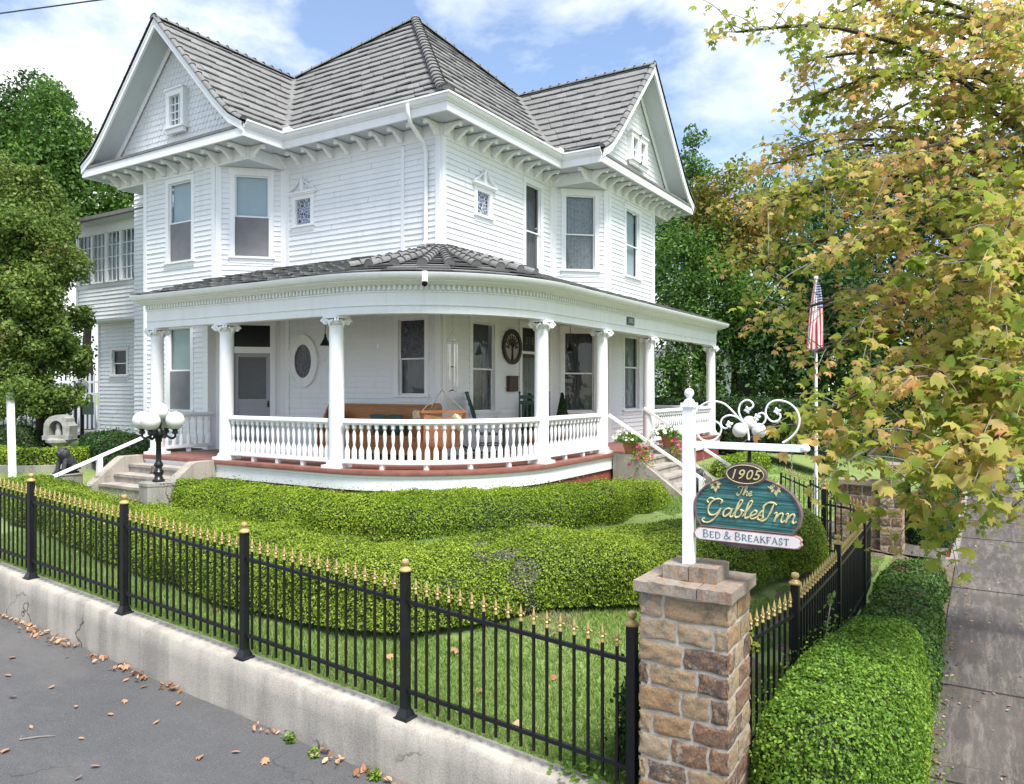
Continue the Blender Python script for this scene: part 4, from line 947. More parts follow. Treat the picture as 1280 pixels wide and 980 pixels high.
def caps(b, pts, r=.11, step=.27, flat=.7):
    """overlapping half round ridge tiles along a polyline"""
    P = [np.array(p, float) for p in pts]; seg = [np.linalg.norm(P[i+1]-P[i]) for i in range(len(P)-1)]; T = sum(seg); cum = np.concatenate(([0], np.cumsum(seg)))
    def at(t):
        i = min(len(seg)-1, int(np.searchsorted(cum, t, 'right')-1)); return P[i]+(P[i+1]-P[i])*(t-cum[i])/seg[i]
    n = int(T/step)
    for i in range(n):
        a = at(T*i/n); c = at(min(T, T*(i+1)/n+.05)); t = c-a; t /= np.linalg.norm(t); s = np.cross(t, (0, 0, 1)); s /= np.linalg.norm(s); u = np.cross(s, t)
        vs = []; m = 8
        for (p, rr) in ((a, r*1.06), (a, r*.92), (c, r*.9)):
            for k in range(m+1):
                w = PI*k/m; vs.append(p+s*math.cos(w)*rr+u*math.sin(w)*rr*flat+u*(.012 if rr > r else -.0))
        b.add(vs, [(j*(m+1)+k, j*(m+1)+k+1, (j+1)*(m+1)+k+1, (j+1)*(m+1)+k) for j in range(2) for k in range(m)]+[tuple(range(m+1))])
GL = 3.02; GR = 3.185; AP = 4.25                                   # half widths of the gables, run to the apex
apex = (15.65, 12.8); JL = (14.42, 16.0); JR = (19.075, 11.735)
b = MB(); ub = MB()
hiL = lambda s: 12.98+s if s <= GL else 16.0+(s-GL)/(AP-GL)*(12.8-16.0)
tiles(b, ub, lambda a, s: (11.4+s, a), 0, AP, lambda s: 8.55+s, hiL)
hiR = lambda s: 15.89+s if s <= GR else 19.075+(s-GR)/(AP-GR)*(15.65-19.075)
tiles(b, ub, lambda a, s: (a, 8.55+s), 0, AP, lambda s: 11.4+s, hiR)
mr = b.build('main_roof', M['roof'], H)
zA, zL, zR = ZF(AP), ZF(GL), ZF(GR)
ub.add([(*apex, zA), (*JR, zR), (24, 19.5, 5.0), (*JL, zL)], [(0, 1, 2), (0, 2, 3)])
ub.add([(*JR, zR), (22.25, 11.7, 5.6), (24, 19.5, 5.0), (*JL, zL), (14.4, 19.6, 5.4)], [(0, 1, 2), (3, 2, 4)])
ub.build('roof_deck', M['roofdark'], mr)
def gable(center, half, front, J, along, sgn):
    """gable roof whose ridge runs from the front to the junction J"""
    b = MB(); ub = MB(); bk = lambda s: (11.4 if along == 'u' else 8.55)+s
    fr = front-.03
    for sd in (-1, 1):
        pt = (lambda a, s, sd=sd: (a, center+sd*(half-s))) if along == 'u' else (lambda a, s, sd=sd: (center+sd*(half-s), a))
        lim = bk if sd == sgn else (lambda s: bk(0)+2.6)
        tiles(b, ub, pt, 0, half, lambda s: fr, lim)
    g = b.build('gable_roof', M['roof'], H); ub.build('roof_deck', M['roofdark'], g)
    P = lambda a, c, z: (a, c, z) if along == 'u' else (c, a, z)
    c = MB(); caps(c, [P(fr-.02, center, ZF(half)+.0), P((J[0] if along == 'u' else J[1]), center, ZF(half)+.0)], .13); c.build('ridge_cap', M['capmetal'], g, True)
    ss = [0, .25, .45, .7, .95, half]
    for sd in (-1, 1):
        c = MB(); caps(c, [P(fr+.03, center+sd*(half-s), ZF(s)+.025) for s in ss], .085, .3, .8); c.build('rake_tile', M['capmetal'], g, True)
        # barge board and its soffit
        rk = MB(); n = len(ss)
        vs = []
        for s in ss:
            zz = ZF(s)
            for (f, dz) in ((fr+.0, -.02), (fr+.0, -.20), (fr+.05, -.20), (fr+.05, -.02)): vs.append(P(f, center+sd*(half-s), zz+dz))
        rk.add(vs, [(4*i+k, 4*i+(k+1) % 4, 4*i+4+(k+1) % 4, 4*i+4+k) for i in range(n-1) for k in range(4)]); 
        vs = []
        for s in ss:
            zz = ZF(s)
            for (f, dz) in ((fr-.012, -.015), (fr-.012, -.075), (fr+.0, -.075), (fr+.0, -.015)): vs.append(P(f, center+sd*(half-s), zz+dz))
        rk.add(vs, [(4*i+k, 4*i+(k+1) % 4, 4*i+4+(k+1) % 4, 4*i+4+k) for i in range(n-1) for k in range(4)]); rk.build('barge_board', M['trim'], g)
        so = MB(); vs = []
        for s in ss: vs += [P(fr+.05, center+sd*(half-s), ZF(s)-.13), P(front+.64, center+sd*(half-s), ZF(s)-.13)]
        so.add(vs, [(2*i, 2*i+1, 2*i+3, 2*i+2) for i in range(n-1)]); so.build('rake_soffit', M['ceil'], g)
        mo = MB(); vs = []
        for s in ss:
            for (f, dz) in ((front+.54, -.13), (front+.50, -.13), (front+.50, -.2), (front+.54, -.25)): vs.append(P(f, center+sd*(half-s), ZF(s)+dz))
        mo.add(vs, [(4*i+k, 4*i+(k+1) % 4, 4*i+4+(k+1) % 4, 4*i+4+k) for i in range(n-1) for k in range(4)]); mo.build('rake_moulding', M['trim'], g)
    # pent strip across the foot of the gable
    pn = MB(); f0, f1 = front-.02, front+.6
    vs = [P(f0, center-half+.02, SOF+.15), P(f0, center+half-.02, SOF+.15), P(f0+.0, center-half+.02, SOF+.21), P(f0, center+half-.02, SOF+.21), P(f1, center-half+.05, SOF+.38), P(f1, center+half-.05, SOF+.38)]
    pn.add(vs, [(0, 1, 3, 2), (2, 3, 5, 4)]); pn.build('pent_strip', M['capmetal'], g)
    # wall of shingles
    wallp = front+.6; sh = MB(); z = SOF+.36; row = 0; Zin = lambda s: ZF(s)-.13
    def half_at(z):
        lo_, hi_ = 0, half
        for _ in range(24):
            m = (lo_+hi_)/2
            if Zin(m) < z: lo_ = m
            else: hi_ = m
        return half-lo_
    bkp = MB(); zz = list(np.linspace(SOF+.3, Zin(half), 14)); vs = []
    for q in zz: h = half_at(q); vs += [P(wallp, center-h, q), P(wallp, center+h, q)]
    bkp.add(vs, [(2*i, 2*i+1, 2*i+3, 2*i+2) for i in range(13)]); gw = bkp.build('gable_wall', M['white'], H)
    ex = .135; tw = .135; dirn = -1
    while z < Zin(half)-.1:
        h = half_at(z+.06); n = int(2*h/tw)+2
        for i in range(-n//2, n//2+1):
            x = center+(i+(.5 if row % 2 else 0))*tw
            if abs(x-center) > h-.02: continue
            pts = []
            if along == 'u':
                for a in np.linspace(PI, 2*PI, 7): pts.append((x+tw*.48*math.cos(a), z+.055+.055*math.sin(a)))
            else:
                pts = [(x-tw*.48, z), (x+tw*.48, z)]
            pts += [(x+tw*.48, z+ex+.02), (x-tw*.48, z+ex+.02)]; j = random.uniform(0, .004)
            o0 = lambda zq: wallp-.022-j+max(0, (zq-z))*.13
            k = len(pts); V1 = [P(o0(q[1]), q[0], q[1]) for q in pts]; V2 = [P(wallp, q[0], q[1]) for q in pts]
            sh.add(V1+V2, [tuple(range(k))]+[(a_, (a_+1) % k, k+(a_+1) % k, k+a_) for a_ in range(k-2)])
        z += ex; row += 1
    sh.build('fish_scale_shingle' if along == 'u' else 'square_shingle', M['white'], gw)
    return g
gable(16.0, GL, 10.33, JL, 'u', -1)
gable(19.075, GR, 7.49, JR, 'v', -1)
# hips, valleys
c = MB(); hs = [0, .45, .95, 2, 3, AP]
caps(c, [(11.4+s-.04, 8.55+s-.04, ZF(s)+.045) for s in hs], .13, .27, .75); c.build('hip_cap', M['capmetal'], H, True)
c = MB(); caps(c, [(*apex, zA+.02), (*JR, zR+.0)], .14, .3); caps(c, [(*apex, zA+.02), (*JL, zL+.0)], .14, .3); c.build('hip_cap', M['capmetal'], H, True)
for (x0, y0, dx, dy, hmax) in ((11.4, 12.98, 1, 1, GL), (15.89, 8.55, 1, 1, GR)):
    c = MB(); vs = []
    for s in hs[:5]+[hmax]:
        for w_ in (-.1, .1): vs.append((x0+dx*s+w_*.7, y0+dy*s-w_*.7, ZF(s)+.085))
    c.add(vs, [(2*i, 2*i+1, 2*i+3, 2*i+2) for i in range(5)]); c.build('valley_flashing', M['capmetal'], H)
# gable windows
FG = frame((10.83, 17.5), (0, -1))
def small_window(F, s0, s1, z0, z1, mull, cas=.12):
    w = window(F, s0, s1, z0, z1, single=True, pane_top='glass', cas=cas, proud=.06); b = MB()
    for i in range(1, mull[0]): x = s0+(s1-s0)*i/mull[0]; b.fbox(F, x-.012, x+.012, -.028, -.004, z0, z1)
    for i in range(1, mull[1]): x = z0+(z1-z0)*i/mull[1]; b.fbox(F, s0, s1, -.0285, -.0045, x-.012, x+.012)
    b.build('glazing_bar', M['trim'], w)
    r = MB(); r.add([F(s0, -.06, z0), F(s1, -.06, z0), F(s1, -.06, z1), F(s0, -.06, z1)], [(0, 1, 2, 3)]); r.build('dark_room', M['midgrey'], w); return w
small_window(FG, 1.35, 1.76, 6.06, 6.78, (3, 4))
FGR = frame((18.5, 7.99), (1, 0)); small_window(FGR, .27, .58, 6.08, 6.66, (1, 2)); small_window(FGR, .80, 1.11, 6.08, 6.66, (1, 2))
# downspout at the front corner
c = MB(); dp = [(11.3, 9.42, SOF+.2), (11.3, 9.42, SOF+.02), (11.42, 9.45, SOF-.12), (11.85, 9.47, SOF-.38), (11.93, 9.48, SOF-.55), (11.93, 9.48, 4.0), (11.93, 9.48, 2.95), (11.9, 9.5, 2.86)]
c.tube(dp, .042, 10); c.build('downspout', M['trim'], H, True)

# ------------------------------------------------------------------ wrap-around porch (part of the house)
AC = (12.1, 9.5); AR = 2.6
arc = [(AC[0]+AR*math.cos(math.radians(a)), AC[1]+AR*math.sin(math.radians(a))) for a in np.linspace(180, 270, 25)]
PL = [(9.5, 14.84)]+arc+[(22.3, 6.9)]
OFFP = lambda o: off(PL, -o)
outer = OFFP(.24)
b = MB(); poly = outer+[(22.3, 9.15), (12.0, 9.15), (12.0, 14.84)]
b.add([(x, y, FL) for x, y in poly], [tuple(range(len(poly)))]); b.build('porch_floor', M['red_floor'], H)
b = MB(); b.sweep([(.19, FL-.075), (.255, FL-.075), (.262, FL-.04), (.25, FL-.002), (.19, FL-.002)], PL); b.build('floor_nosing', M['red_floor'], H, True)
b = MB(); b.sweep([(.17, FL-.33), (.205, FL-.33), (.205, FL-.078), (.17, FL-.078)], PL); b.sweep([(.2, FL-.13), (.225, FL-.12), (.225, FL-.08), (.2, FL-.08)], PL); b.build('porch_skirt', M['trim'], H)
b = MB(); b.sweep([(.05, -2.75), (.165, -2.75), (.165, FL-.335), (.05, FL-.335)], PL); b.build('brick_foundation', M['brick'], H)
b = MB(); pin = OFFP(-.02)+[(22.3, 9.15), (12.0, 9.15), (12.0, 14.84)]
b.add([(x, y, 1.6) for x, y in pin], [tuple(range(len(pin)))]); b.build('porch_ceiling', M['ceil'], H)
b = MB(); b.sweep([(-.11, 1.24), (.10, 1.24), (.10, 1.36), (.115, 1.375), (.125, 1.375), (.125, 1.385), (.105, 1.39), (.105, 1.6), (-.11, 1.6)], PL); b.build('entablature', M['trim'], H)
b = MB(); b.sweep([(.1, 1.592), (.13, 1.592), (.13, 1.615), (.112, 1.62), (.112, 1.72), (.1, 1.72)], PL)
Pd = [np.array(p) for p in OFFP(.112)]; cum = [0]
for i in range(len(Pd)-1): cum.append(cum[-1]+np.linalg.norm(Pd[i+1]-Pd[i]))
s = .05; i = 0
while s < cum[-1]-.05:
    while cum[i+1] < s: i += 1
    t = (Pd[i+1]-Pd[i])/(cum[i+1]-cum[i]); p = Pd[i]+t*(s-cum[i]); n = np.array((t[1], -t[0])); q = p+n*.024
    b.bar((*(q-t*.0), 1.624), (*(q-t*.0), 1.705), .045, .05, up=(n[0], n[1], 0)); s += .088
b.build('dentil_band', M['trim'], H)
b = MB(); b.sweep([(.1, 1.705), (.19, 1.705), (.3, 1.735), (.38, 1.75), (.38, 1.80), (.1, 1.80)], PL); b.build('cornice', M['trim'], H)
b = MB(); b.sweep([(.36, 1.775), (.40, 1.765), (.44, 1.775), (.475, 1.81), (.49, 1.875), (.476, 1.875), (.46, 1.82), (.43, 1.79), (.36, 1.79)], PL); b.build('porch_gutter', M['trim'], H, True)
# spout in the front of the cornice
a = math.radians(206); sp = (AC[0]+3.06*math.cos(a), AC[1]+3.06*math.sin(a)); so_ = (AC[0]+3.13*math.cos(a), AC[1]+3.13*math.sin(a))
def on_arc(r, deg): a = math.radians(deg); return (AC[0]+r*math.cos(a), AC[1]+r*math.sin(a))
d0 = 216.5; b = MB(); b.tube([(*on_arc(3.05, d0), 1.88), (*on_arc(3.06, d0), 1.78), (*on_arc(3.09, d0), 1.70)], .05, 12); b.mi = 1
p = np.array(on_arc(3.09, d0)); nrm = np.array((math.cos(math.radians(d0)), math.sin(math.radians(d0))))
b.tube([(*(p+nrm*.02), 1.68), (*(p+nrm*.062), 1.665)], .045, 12); b.build('overflow_spout', [M['trim'], M['winedark']], H, True)
# porch roof
ZPR = lambda s: 1.885+.298*s
def ptiles(b, rowpts, nrow, tw=.32, lip=.045):
    """rowpts(f)->(start,end) points of the row at fraction f up the slope"""
    for r in range(nrow):
        f, g = r/nrow, (r+1)/nrow; A, Bq = rowpts(f); C, D = rowpts(g+.15/nrow); n = max(1, int(np.linalg.norm(Bq-A)/tw)); ph = random.random()*.5
        gs = [0]+[min(.98, (i+ph)/(n+.25)) for i in range(1, n)]+[1]
        for i in range(len(gs)-1):
            l = lip+random.uniform(-.012, .02); u = np.array((0, 0, 1.)); a0, a1 = gs[i]+.004, gs[i+1]-.004; k = random.uniform(-.03, .0)
            q0, q1, q2, q3 = A+(Bq-A)*a0, A+(Bq-A)*a1, C+(D-C)*a1, C+(D-C)*a0
            q0 = q0+(q0-q3)*(-k); q1 = q1+(q1-q2)*(-k)
            b.add([q0+u*l, q1+u*l, q2+u*.008, q3+u*.008, q0+u*(l-.022)+(q3-q0)*.03, q1+u*(l-.022)+(q2-q1)*.03, q2-u*.01, q3-u*.01], [(0, 1, 2, 3), (4, 5, 1, 0), (4, 7, 6, 5), (0, 3, 7, 4), (1, 5, 6, 2)])
b = MB(); ub = MB(); A3 = lambda x, y, z: np.array((x, y, z), float)
rl = lambda f: (A3(9.1+2.9*f, 14.98, ZPR(2.9*f)), A3(9.1+2.9*f, 9.5-.35*f, ZPR(2.9*f)))
rr = lambda f: (A3(12.1-.1*f, 6.5+2.65*f, ZPR(2.78*f)), A3(22.45, 6.5+2.65*f, ZPR(2.78*f)))
ptiles(b, rl, 12); ptiles(b, rr, 12)
apx = A3(12.0, 9.15, ZPR(2.85)); WN = 8; W = [A3(*on_arc(3.0, 180+90*i/WN), ZPR(0)) for i in range(WN+1)]
for i in range(WN):
    ptiles(b, lambda f, i=i: (W[i]+(apx-W[i])*f, W[i+1]+(apx-W[i+1])*f), 11)
    ub.add([W[i]-A3(0, 0, .01), W[i+1]-A3(0, 0, .01), apx-A3(0, 0, .01)], [(0, 1, 2)])
for rw in (rl, rr): a, c = rw(0); e, d = rw(1); ub.add([a-A3(0, 0, .01), c-A3(0, 0, .01), d-A3(0, 0, .01), e-A3(0, 0, .01)], [(0, 1, 2, 3)])
a, e = A3(9.1, 14.96, 1.8), A3(12, 14.96, 1.8); ub.add([a, e, A3(12, 14.96, ZPR(2.9)), A3(9.1, 14.96, ZPR(0))], [(0, 1, 2, 3)]); ub.add([A3(22.44, 6.5, 1.8), A3(22.44, 9.15, 1.8), A3(22.44, 9.15, ZPR(2.78)), A3(22.44, 6.5, ZPR(0))], [(0, 1, 2, 3)])
pr = b.build('porch_roof', M['roof'], H); ub.build('roof_deck', M['roofdark'], pr)
for i in range(WN+1):
    c = MB(); f0 = .20; p0 = W[i]+(apx-W[i])*f0+A3(0, 0, .05); p1 = W[i]+(apx-W[i])*.97+A3(0, 0, .05); caps(c, [p0, p1], .092, .26, .95)
    t = (p1-p0)/np.linalg.norm(p1-p0); sd = np.cross(t, (0, 0, 1)); sd /= np.linalg.norm(sd); uu = np.cross(sd, t); b0 = p0-t*.004-uu*.012
    c.add([b0]+[b0+sd*math.cos(w)*.094+uu*math.sin(w)*.094 for w in np.linspace(0, 2*PI, 21)[:-1]], [(0, 1+k, 1+(k+1) % 20) for k in range(20)])
    c.build('hip_roll', M['capmetal'], pr)
# columns
def column(x, y):
    b = MB(); zb, zt = FL, 1.24; h = zt-zb
    b.lathe([(.135+(-.012*(t**2)), zb+.12+(h-.30)*t) for t in np.linspace(0, 1, 9)]+[(.122, zt-.1)], (x, y, 0), 22); c = b.build('column', M['trim'], H, True)
    b = MB(); b.box(x-.185, x+.185, y-.185, y+.185, zb-.004, zb+.05); b.lathe([(.175, .05), (.18, .065), (.172, .085), (.155, .09), (.165, .105), (.15, .122)], (x, y, zb), 22); b.build('column_base', M['trim'], c, True)
    b = MB(); b.lathe([(.125, 0), (.14, .012), (.13, .025), (.135, .04), (.16, .075), (.15, .09)], (x, y, zt-.16), 22)
    b.box(x-.165, x+.165, y-.165, y+.165, zt-.045, zt+.004)
    for sx in (-1, 1):
        for sy in (-1, 1):
            d = np.array((sx, sy))/1.4142; q = np.array((d[1], -d[0])); cc = np.array((x, y))+d*.19
            pts = [];
            for k in range(22):
                w = k*.42; r = .066*(1-k/26); pts.append((*(cc+d*r*math.cos(w)), zt-.1+r*math.sin(w)))
            for o in (-.022, .022): b.tube([(p[0]+q[0]*o, p[1]+q[1]*o, p[2]) for p in pts], [.019*(1-.5*k/22) for k in range(22)], 6)
            b.tube([(*(cc-q*.032), zt-.1), (*(cc+q*.032), zt-.1)], .05, 12)
    for a in (0, PI/2, PI, 1.5*PI):
        d = np.array((math.cos(a), math.sin(a))); q = np.array((-d[1], d[0])); cc = np.array((x, y))+d*.15
        for k in range(5): b.ball((*(cc+q*.03*(k-2)+d*.012), zt-.085-.022*(2-abs(k-2))), .024, 8, 6)
        b.tube([(*(cc+d*.015), zt-.1), (*(cc+d*.02), zt-.15), (*(cc+d*.0), zt-.2)], [.03, .02, .004], 8)
    b.build('capital', M['trim'], c, True); return c
for x, y in ((9.5, 14.64), (9.5, 12.42), (9.52, 9.52), (12.06, 6.9), (14.61, 6.9), (17.25, 6.9), (22.1, 6.9)): column(x, y)
b = MB(); b.box(10.72, 10.9, 14.66, 14.84, FL, 1.6); b.build('pilaster', M['trim'], H)
# railings
bal = None
BP = [(.043, 0), (.047, .01), (.047, .13), (.042, .17), (.026, .215), (.017, .245), (.021, .26), (.029, .33), (.033, .40), (.028, .46), (.018, .50), (.02, .515), (.036, .53), (.039, .545), (.039, .62)]
def railing(path, n, feet=3):
    global bal
    P = [np.array(p, float) for p in path]; cum = [0]
    for i in range(len(P)-1): cum.append(cum[-1]+np.linalg.norm(P[i+1]-P[i]))
    b = MB(); zt = FL+.845
    b.sweep([(-.03, zt-.1), (.03, zt-.1), (.035, zt-.075), (.062, zt-.07), (.066, zt-.05), (.05, zt-.012), (.03, zt), (-.03, zt), (-.05, zt-.012), (-.066, zt-.05), (-.062, zt-.07), (-.035, zt-.075)], path)
    r = b.build('railing', M['trim'], H, True)
    b = MB(); b.sweep([(-.05, FL+.085), (.05, FL+.085), (.055, FL+.1), (.05, FL+.155), (-.05, FL+.155), (-.055, FL+.1)], path)
    at = lambda s: (lambda i: P[i]+(P[i+1]-P[i])*(s-cum[i])/(cum[i+1]-cum[i]))(max(0, min(len(P)-2, int(np.searchsorted(cum, s, 'right')-1))))
    for k in range(1, feet+1): q = at(cum[-1]*k/(feet+1)); b.box(q[0]-.035, q[0]+.035, q[1]-.035, q[1]+.035, FL, FL+.086)
    b.build('bottom_rail', M['trim'], r)
    if bal is None:
        m = MB(); m.lathe(BP, (0, 0, 0), 10); o = m.build('baluster', M['trim'], None, True); bal = o.data; bpy.data.objects.remove(o)
    h0 = ORG[H.name]
    for k in range(n):
        q = at(cum[-1]*(k+.5)/n); o = bpy.data.objects.new('baluster', bal); COL.objects.link(o); o.parent = r; o.location = (q[0]-h0[0], q[1]-h0[1], FL+.15-h0[2]); ORG[o.name] = (q[0], q[1], FL)
railing([(9.5, 12.28), (9.5, 9.66)], 19); railing(arc[1:-1], 26, 4); railing([(12.2, 6.9), (14.48, 6.9)], 15, 2); railing([(17.39, 6.9), (21.97, 6.9)], 30, 3); railing([(22.1, 7.03), (22.1, 9.1)], 13, 1); railing([(10.85, 14.66), (9.64, 14.66)], 7, 1)
# steps on both sides
def steps(name, F, s0, s1, n, top, tread, rise, cheek=.24, side=(1, 1)):
    """F: s along the step width, d outwards"""
    b = MB(); nb = n
    for i in range(nb):
        z1 = top-rise*(i+1); b.fbox(F, s0, s1, tread*i, tread*(i+1)+.0, top-rise*(nb+1)-.2, z1)
        b.fbox(F, s0, s1, tread*(i+1), tread*(i+1)+.025, z1-.05, z1)
    o = b.build(name, M['stepconc'], H)
    L = tread*nb; zb = top-rise*(nb+1)-.25
    for a, c, on in ((s0-cheek, s0-.003, side[0]), (s1+.003, s1+cheek, side[1])):
        if not on: continue
        b = MB(); pr_ = [(0, zb), (0, top-.01), (.42, top-.01), (.5, top-.05), (L+.1, top-rise*nb+.02), (L+.2, top-rise*nb-.06), (L+.2, zb)]
        k = len(pr_); vs = [F(a, d, z) for d, z in pr_]+[F(c, d, z) for d, z in pr_]
        b.add(vs, [tuple(range(k)), tuple(range(k, 2*k))[::-1]]+[(i, (i+1) % k, k+(i+1) % k, k+i) for i in range(k)]); b.build('cheek_wall', M['stepconc'], o)
    return o
steps('side_steps', frame((9.27, 14.74), (0, -1)), .0, 2.05, 3, FL-.0, .31, .165)
steps('front_steps', frame((14.9, 6.66), (1, 0)), .0, 2.1, 5, FL-.0, .30, .175)
def handrail(pts, posts, label):
    o = thing('handrail', (pts[-1][0], pts[-1][1], posts[0][2] if posts else -2.1), label, 'handrail')
    b = MB(); 
    for a, c in zip(pts[:-1], pts[1:]): b.bar(a, c, .045, .06)
    b.build('rail', M['trim'], o)
    for x, y, z0, z1 in posts: b = MB(); b.box(x-.045, x+.045, y-.045, y+.045, z0, z1); b.build('post', M['trim'], o)
    return o
handrail([(9.62, 15.02, -.97), (7.62, 15.02, -1.68)], [(8.5, 15.02, -2.05, -1.38)], 'white handrail with a square post beside the side steps and lion statue')
handrail([(14.72, 6.78, -.57), (14.72, 4.72, -1.83)], [(14.72, 4.78, -2.6, -1.80)], 'white sloping handrail of the front steps beside the pink trailing petunias')
handrail([(17.12, 6.98, -.49), (17.12, 4.62, -1.93)], [(17.12, 4.7, -2.6, -1.9)], 'white sloping handrail of the front steps nearest the right end of the porch')

# ------------------------------------------------------------------ set-back wing (part of the house)
WU = 12.5; LU = 13.0
FW, L, o = wall('clapboard_wall', (WU, 23.3), (WU, 19.5), 2.02, 3.05, [])
wall('clapboard_wall', (LU, 23.02), (LU, 19.5), -1.9, 2.1, [(.72, 1.55, .35, 1.15)], 'white')
FWL = frame((LU, 23.02), (0, -1)); window(FWL, .76, 1.5, .38, 1.13, bot='dark', curtain=None, pane_top='winedark', cas=.09)  # opaque near-black panes instead of glass, dark reflection put into the colour
wall('clapboard_wall', (18, 23.02), (LU, 23.02), -1.9, 2.1, [])
b = MB(); b.box(WU-.0, LU+.2, 19.5, 23.3, 1.96, 2.02); b.fbox(FW, 0, .1, 0, .035, 2.0, 4.75); b.fbox(FW, 0, 3.8, -.1, .03, 4.55, 4.78); b.fbox(FWL, 0, .1, 0, .035, -1.9, 2.0); b.build('corner_board', M['trim'], H)
b = MB(); b.add([(WU+.4, 19.5, 3.0), (WU+.4, 23.2, 3.0), (WU+.4, 23.2, 4.7), (WU+.4, 19.5, 4.7)], [(0, 1, 2, 3)]); b.add([(WU, 23.3, 2), (18, 23.3, 2), (18, 23.3, 4.7), (WU, 23.3, 4.7)], [(0, 1, 2, 3)]); b.build('sunroom_wall', M['blind'], H)
n = 5
for i in range(n):
    s0 = .12+i*(3.66/n); w = window(FW, s0+.05, s0+3.66/n-.05, 3.1, 4.5, single=True, pane_top='glass', cas=.05, head=False, proud=.03)
    b = MB()
    for k in range(1, 3): x = s0+.05+(3.66/n-.1)*k/3; b.fbox(FW, x-.012, x+.012, -.03, -.005, 3.1, 4.5)
    for k in range(1, 4): z = 3.1+1.4*k/4; b.fbox(FW, s0+.05, s0+3.66/n-.05, -.0305, -.0055, z-.012, z+.012)
    b.build('glazing_bar', M['trim'], w)
b = MB(); b.fbox(FW, -.3, 4.4, -5, .42, 4.78, 4.86); b.build('wing_eave', M['ceil'], H)
b = MB(); b.add([FW(-.3, .46, 4.88), FW(4.4, .46, 4.88), FW(4.4, -5, 5.5), FW(-.3, -5, 5.5), FW(-.3, .46, 4.8), FW(-.3, -5, 4.8)], [(0, 1, 2, 3), (0, 3, 5, 4)]); b.fbox(FW, -.3, 4.4, .42, .52, 4.8, 4.9); b.build('wing_roof', M['capmetal'], H)
b = MB(); b.box(LU-.12, LU-.02, 19.85, 20.05, -1.0, -.75); b.build('meter_box', M['grey_stone'], H)

# ------------------------------------------------------------------ things on and around the porch
def globe_lamp(loc, label):
    o = thing('globe_lamp', loc, label, 'street lamp', 'five-globe lamps beside the steps'); x, y, z = loc
    b = MB(); b.lathe([(.30, -.5), (.30, -.06), (.31, -.05), (.31, 0)], (x, y, z), 8, rot=.4); b.build('pedestal', M['edging'], o)
    b = MB(); b.lathe([(.10, 0), (.10, .03), (.075, .05), (.06, .1), (.075, .13), (.085, .17), (.06, .21), (.05, .24), (.075, .27), (.075, .3), (.05, .33), (.046, .36), (.042, .66), (.055, .68), (.055, .72), (.085, .76), (.10, .82), (.075, .88), (.05, .9), (.055, 1.0), (.02, 1.02)], (x, y, z), 16); b.build('post', M['black'], o, True)
    for k in range(4):
        a = .55+k*PI/2; d = np.array((math.cos(a), math.sin(a), 0)); c = np.array((x, y, z))
        b = MB(); b.tube(spline([c+d*.04+(0, 0, .84), c+d*.13+(0, 0, .78), c+d*.22+(0, 0, .73), c+d*.275+(0, 0, .76), c+d*.28+(0, 0, .81)], 5), .02, 8)
        p = c+d*.28; b.lathe([(.02, .80), (.045, .81), (.05, .84), (.035, .87), (.07, .885), (.07, .9)], p, 12); ar = b.build('arm', M['black'], o, True)
        b = MB(); b.ball(p+np.array((0, 0, 1.03)), .155, 20, 14); b.build('globe', M['globe'], ar, True)
    b = MB(); b.ball((x, y, z+1.19), .155, 20, 14); b.build('globe', M['globe'], o, True)
    return o
lamp = globe_lamp((7.72, 11.86, -1.58), 'black five-globe lamp on a stone pedestal beside the side steps')
l2 = dup(lamp, (16.75, 4.38, -1.95), .5, 'black five-globe lamp seen behind the sign scrollwork near the front steps', 'five-globe lamps beside the steps')
def pendant(loc, zt, label):
    o = thing('pendant_lamp', (loc[0], loc[1], zt), label, 'lamp', 'pendant lamps under the porch ceiling'); x, y = loc; zb = .82
    b = MB(); b.tube([(x, y, 1.6), (x, y, zb+.2)], .007, 6); b.lathe([(.05, 0), (.05, .02), (.01, .03)], (x, y, 1.57), 10); b.build('stem', M['black'], o)
    b = MB(); b.lathe([(.105, 0), (.108, .006), (.07, .07), (.045, .12), (.03, .14), (.032, .16), (.02, .18), (.025, .2), (.01, .24)], (x, y, zb), 18); b.build('lamp_shade', M['black'], o, True)
pendant((10.6, 10.9), 1.6, 'black bell pendant lamp hanging beside the round oval window')
pendant((15.2, 7.95), 1.6, 'black bell pendant lamp hanging in front of the wide curtained window')
# wind chime
wc = thing('wind_chime', (10.4, 7.68, 1.24), 'large metal wind chime hanging from the curved porch front', 'wind chime'); x, y = 10.42, 7.7
b = MB()
for i in range(9): b.tube([(x+.014*math.cos(a)*(i % 2), y+.014*math.cos(a)*(1-i % 2), 1.22-.03*i+.02*math.sin(a)) for a in np.linspace(0, 2*PI, 9)[:-1]], .003, 4, closed=True)
for k in range(3): a = k*2.09; b.tube([(x, y, .97), (x+.1*math.cos(a), y+.1*math.sin(a), .81)], .003, 4)
b.tube([(x+.1*math.cos(a), y+.1*math.sin(a), .805) for a in np.linspace(0, 2*PI, 17)[:-1]], .007, 6, closed=True); b.build('hanger', M['grey_stone'], wc)
for k in range(6):
    a = k*PI/3; L = .42+.06*k; b = MB(); p = (x+.075*math.cos(a), y+.075*math.sin(a)); b.tube([(*p, .80), (*p, .74)], .002, 4); b.tube([(*p, .74), (*p, .74-L)], .014, 10); b.build('tube', M['steel'], wc, True)
b = MB(); b.tube([(x, y, .97), (x, y, -.05)], .0025, 4); b.lathe([(.05, 0), (.05, .02)], (x, y, .35), 12); b.tube([(x-.03, y+.07, -.06), (x, y, -.03), (x+.03, y-.07, -.06)], [.004, .02, .004], 6); b.build('clapper', M['copper'], wc)
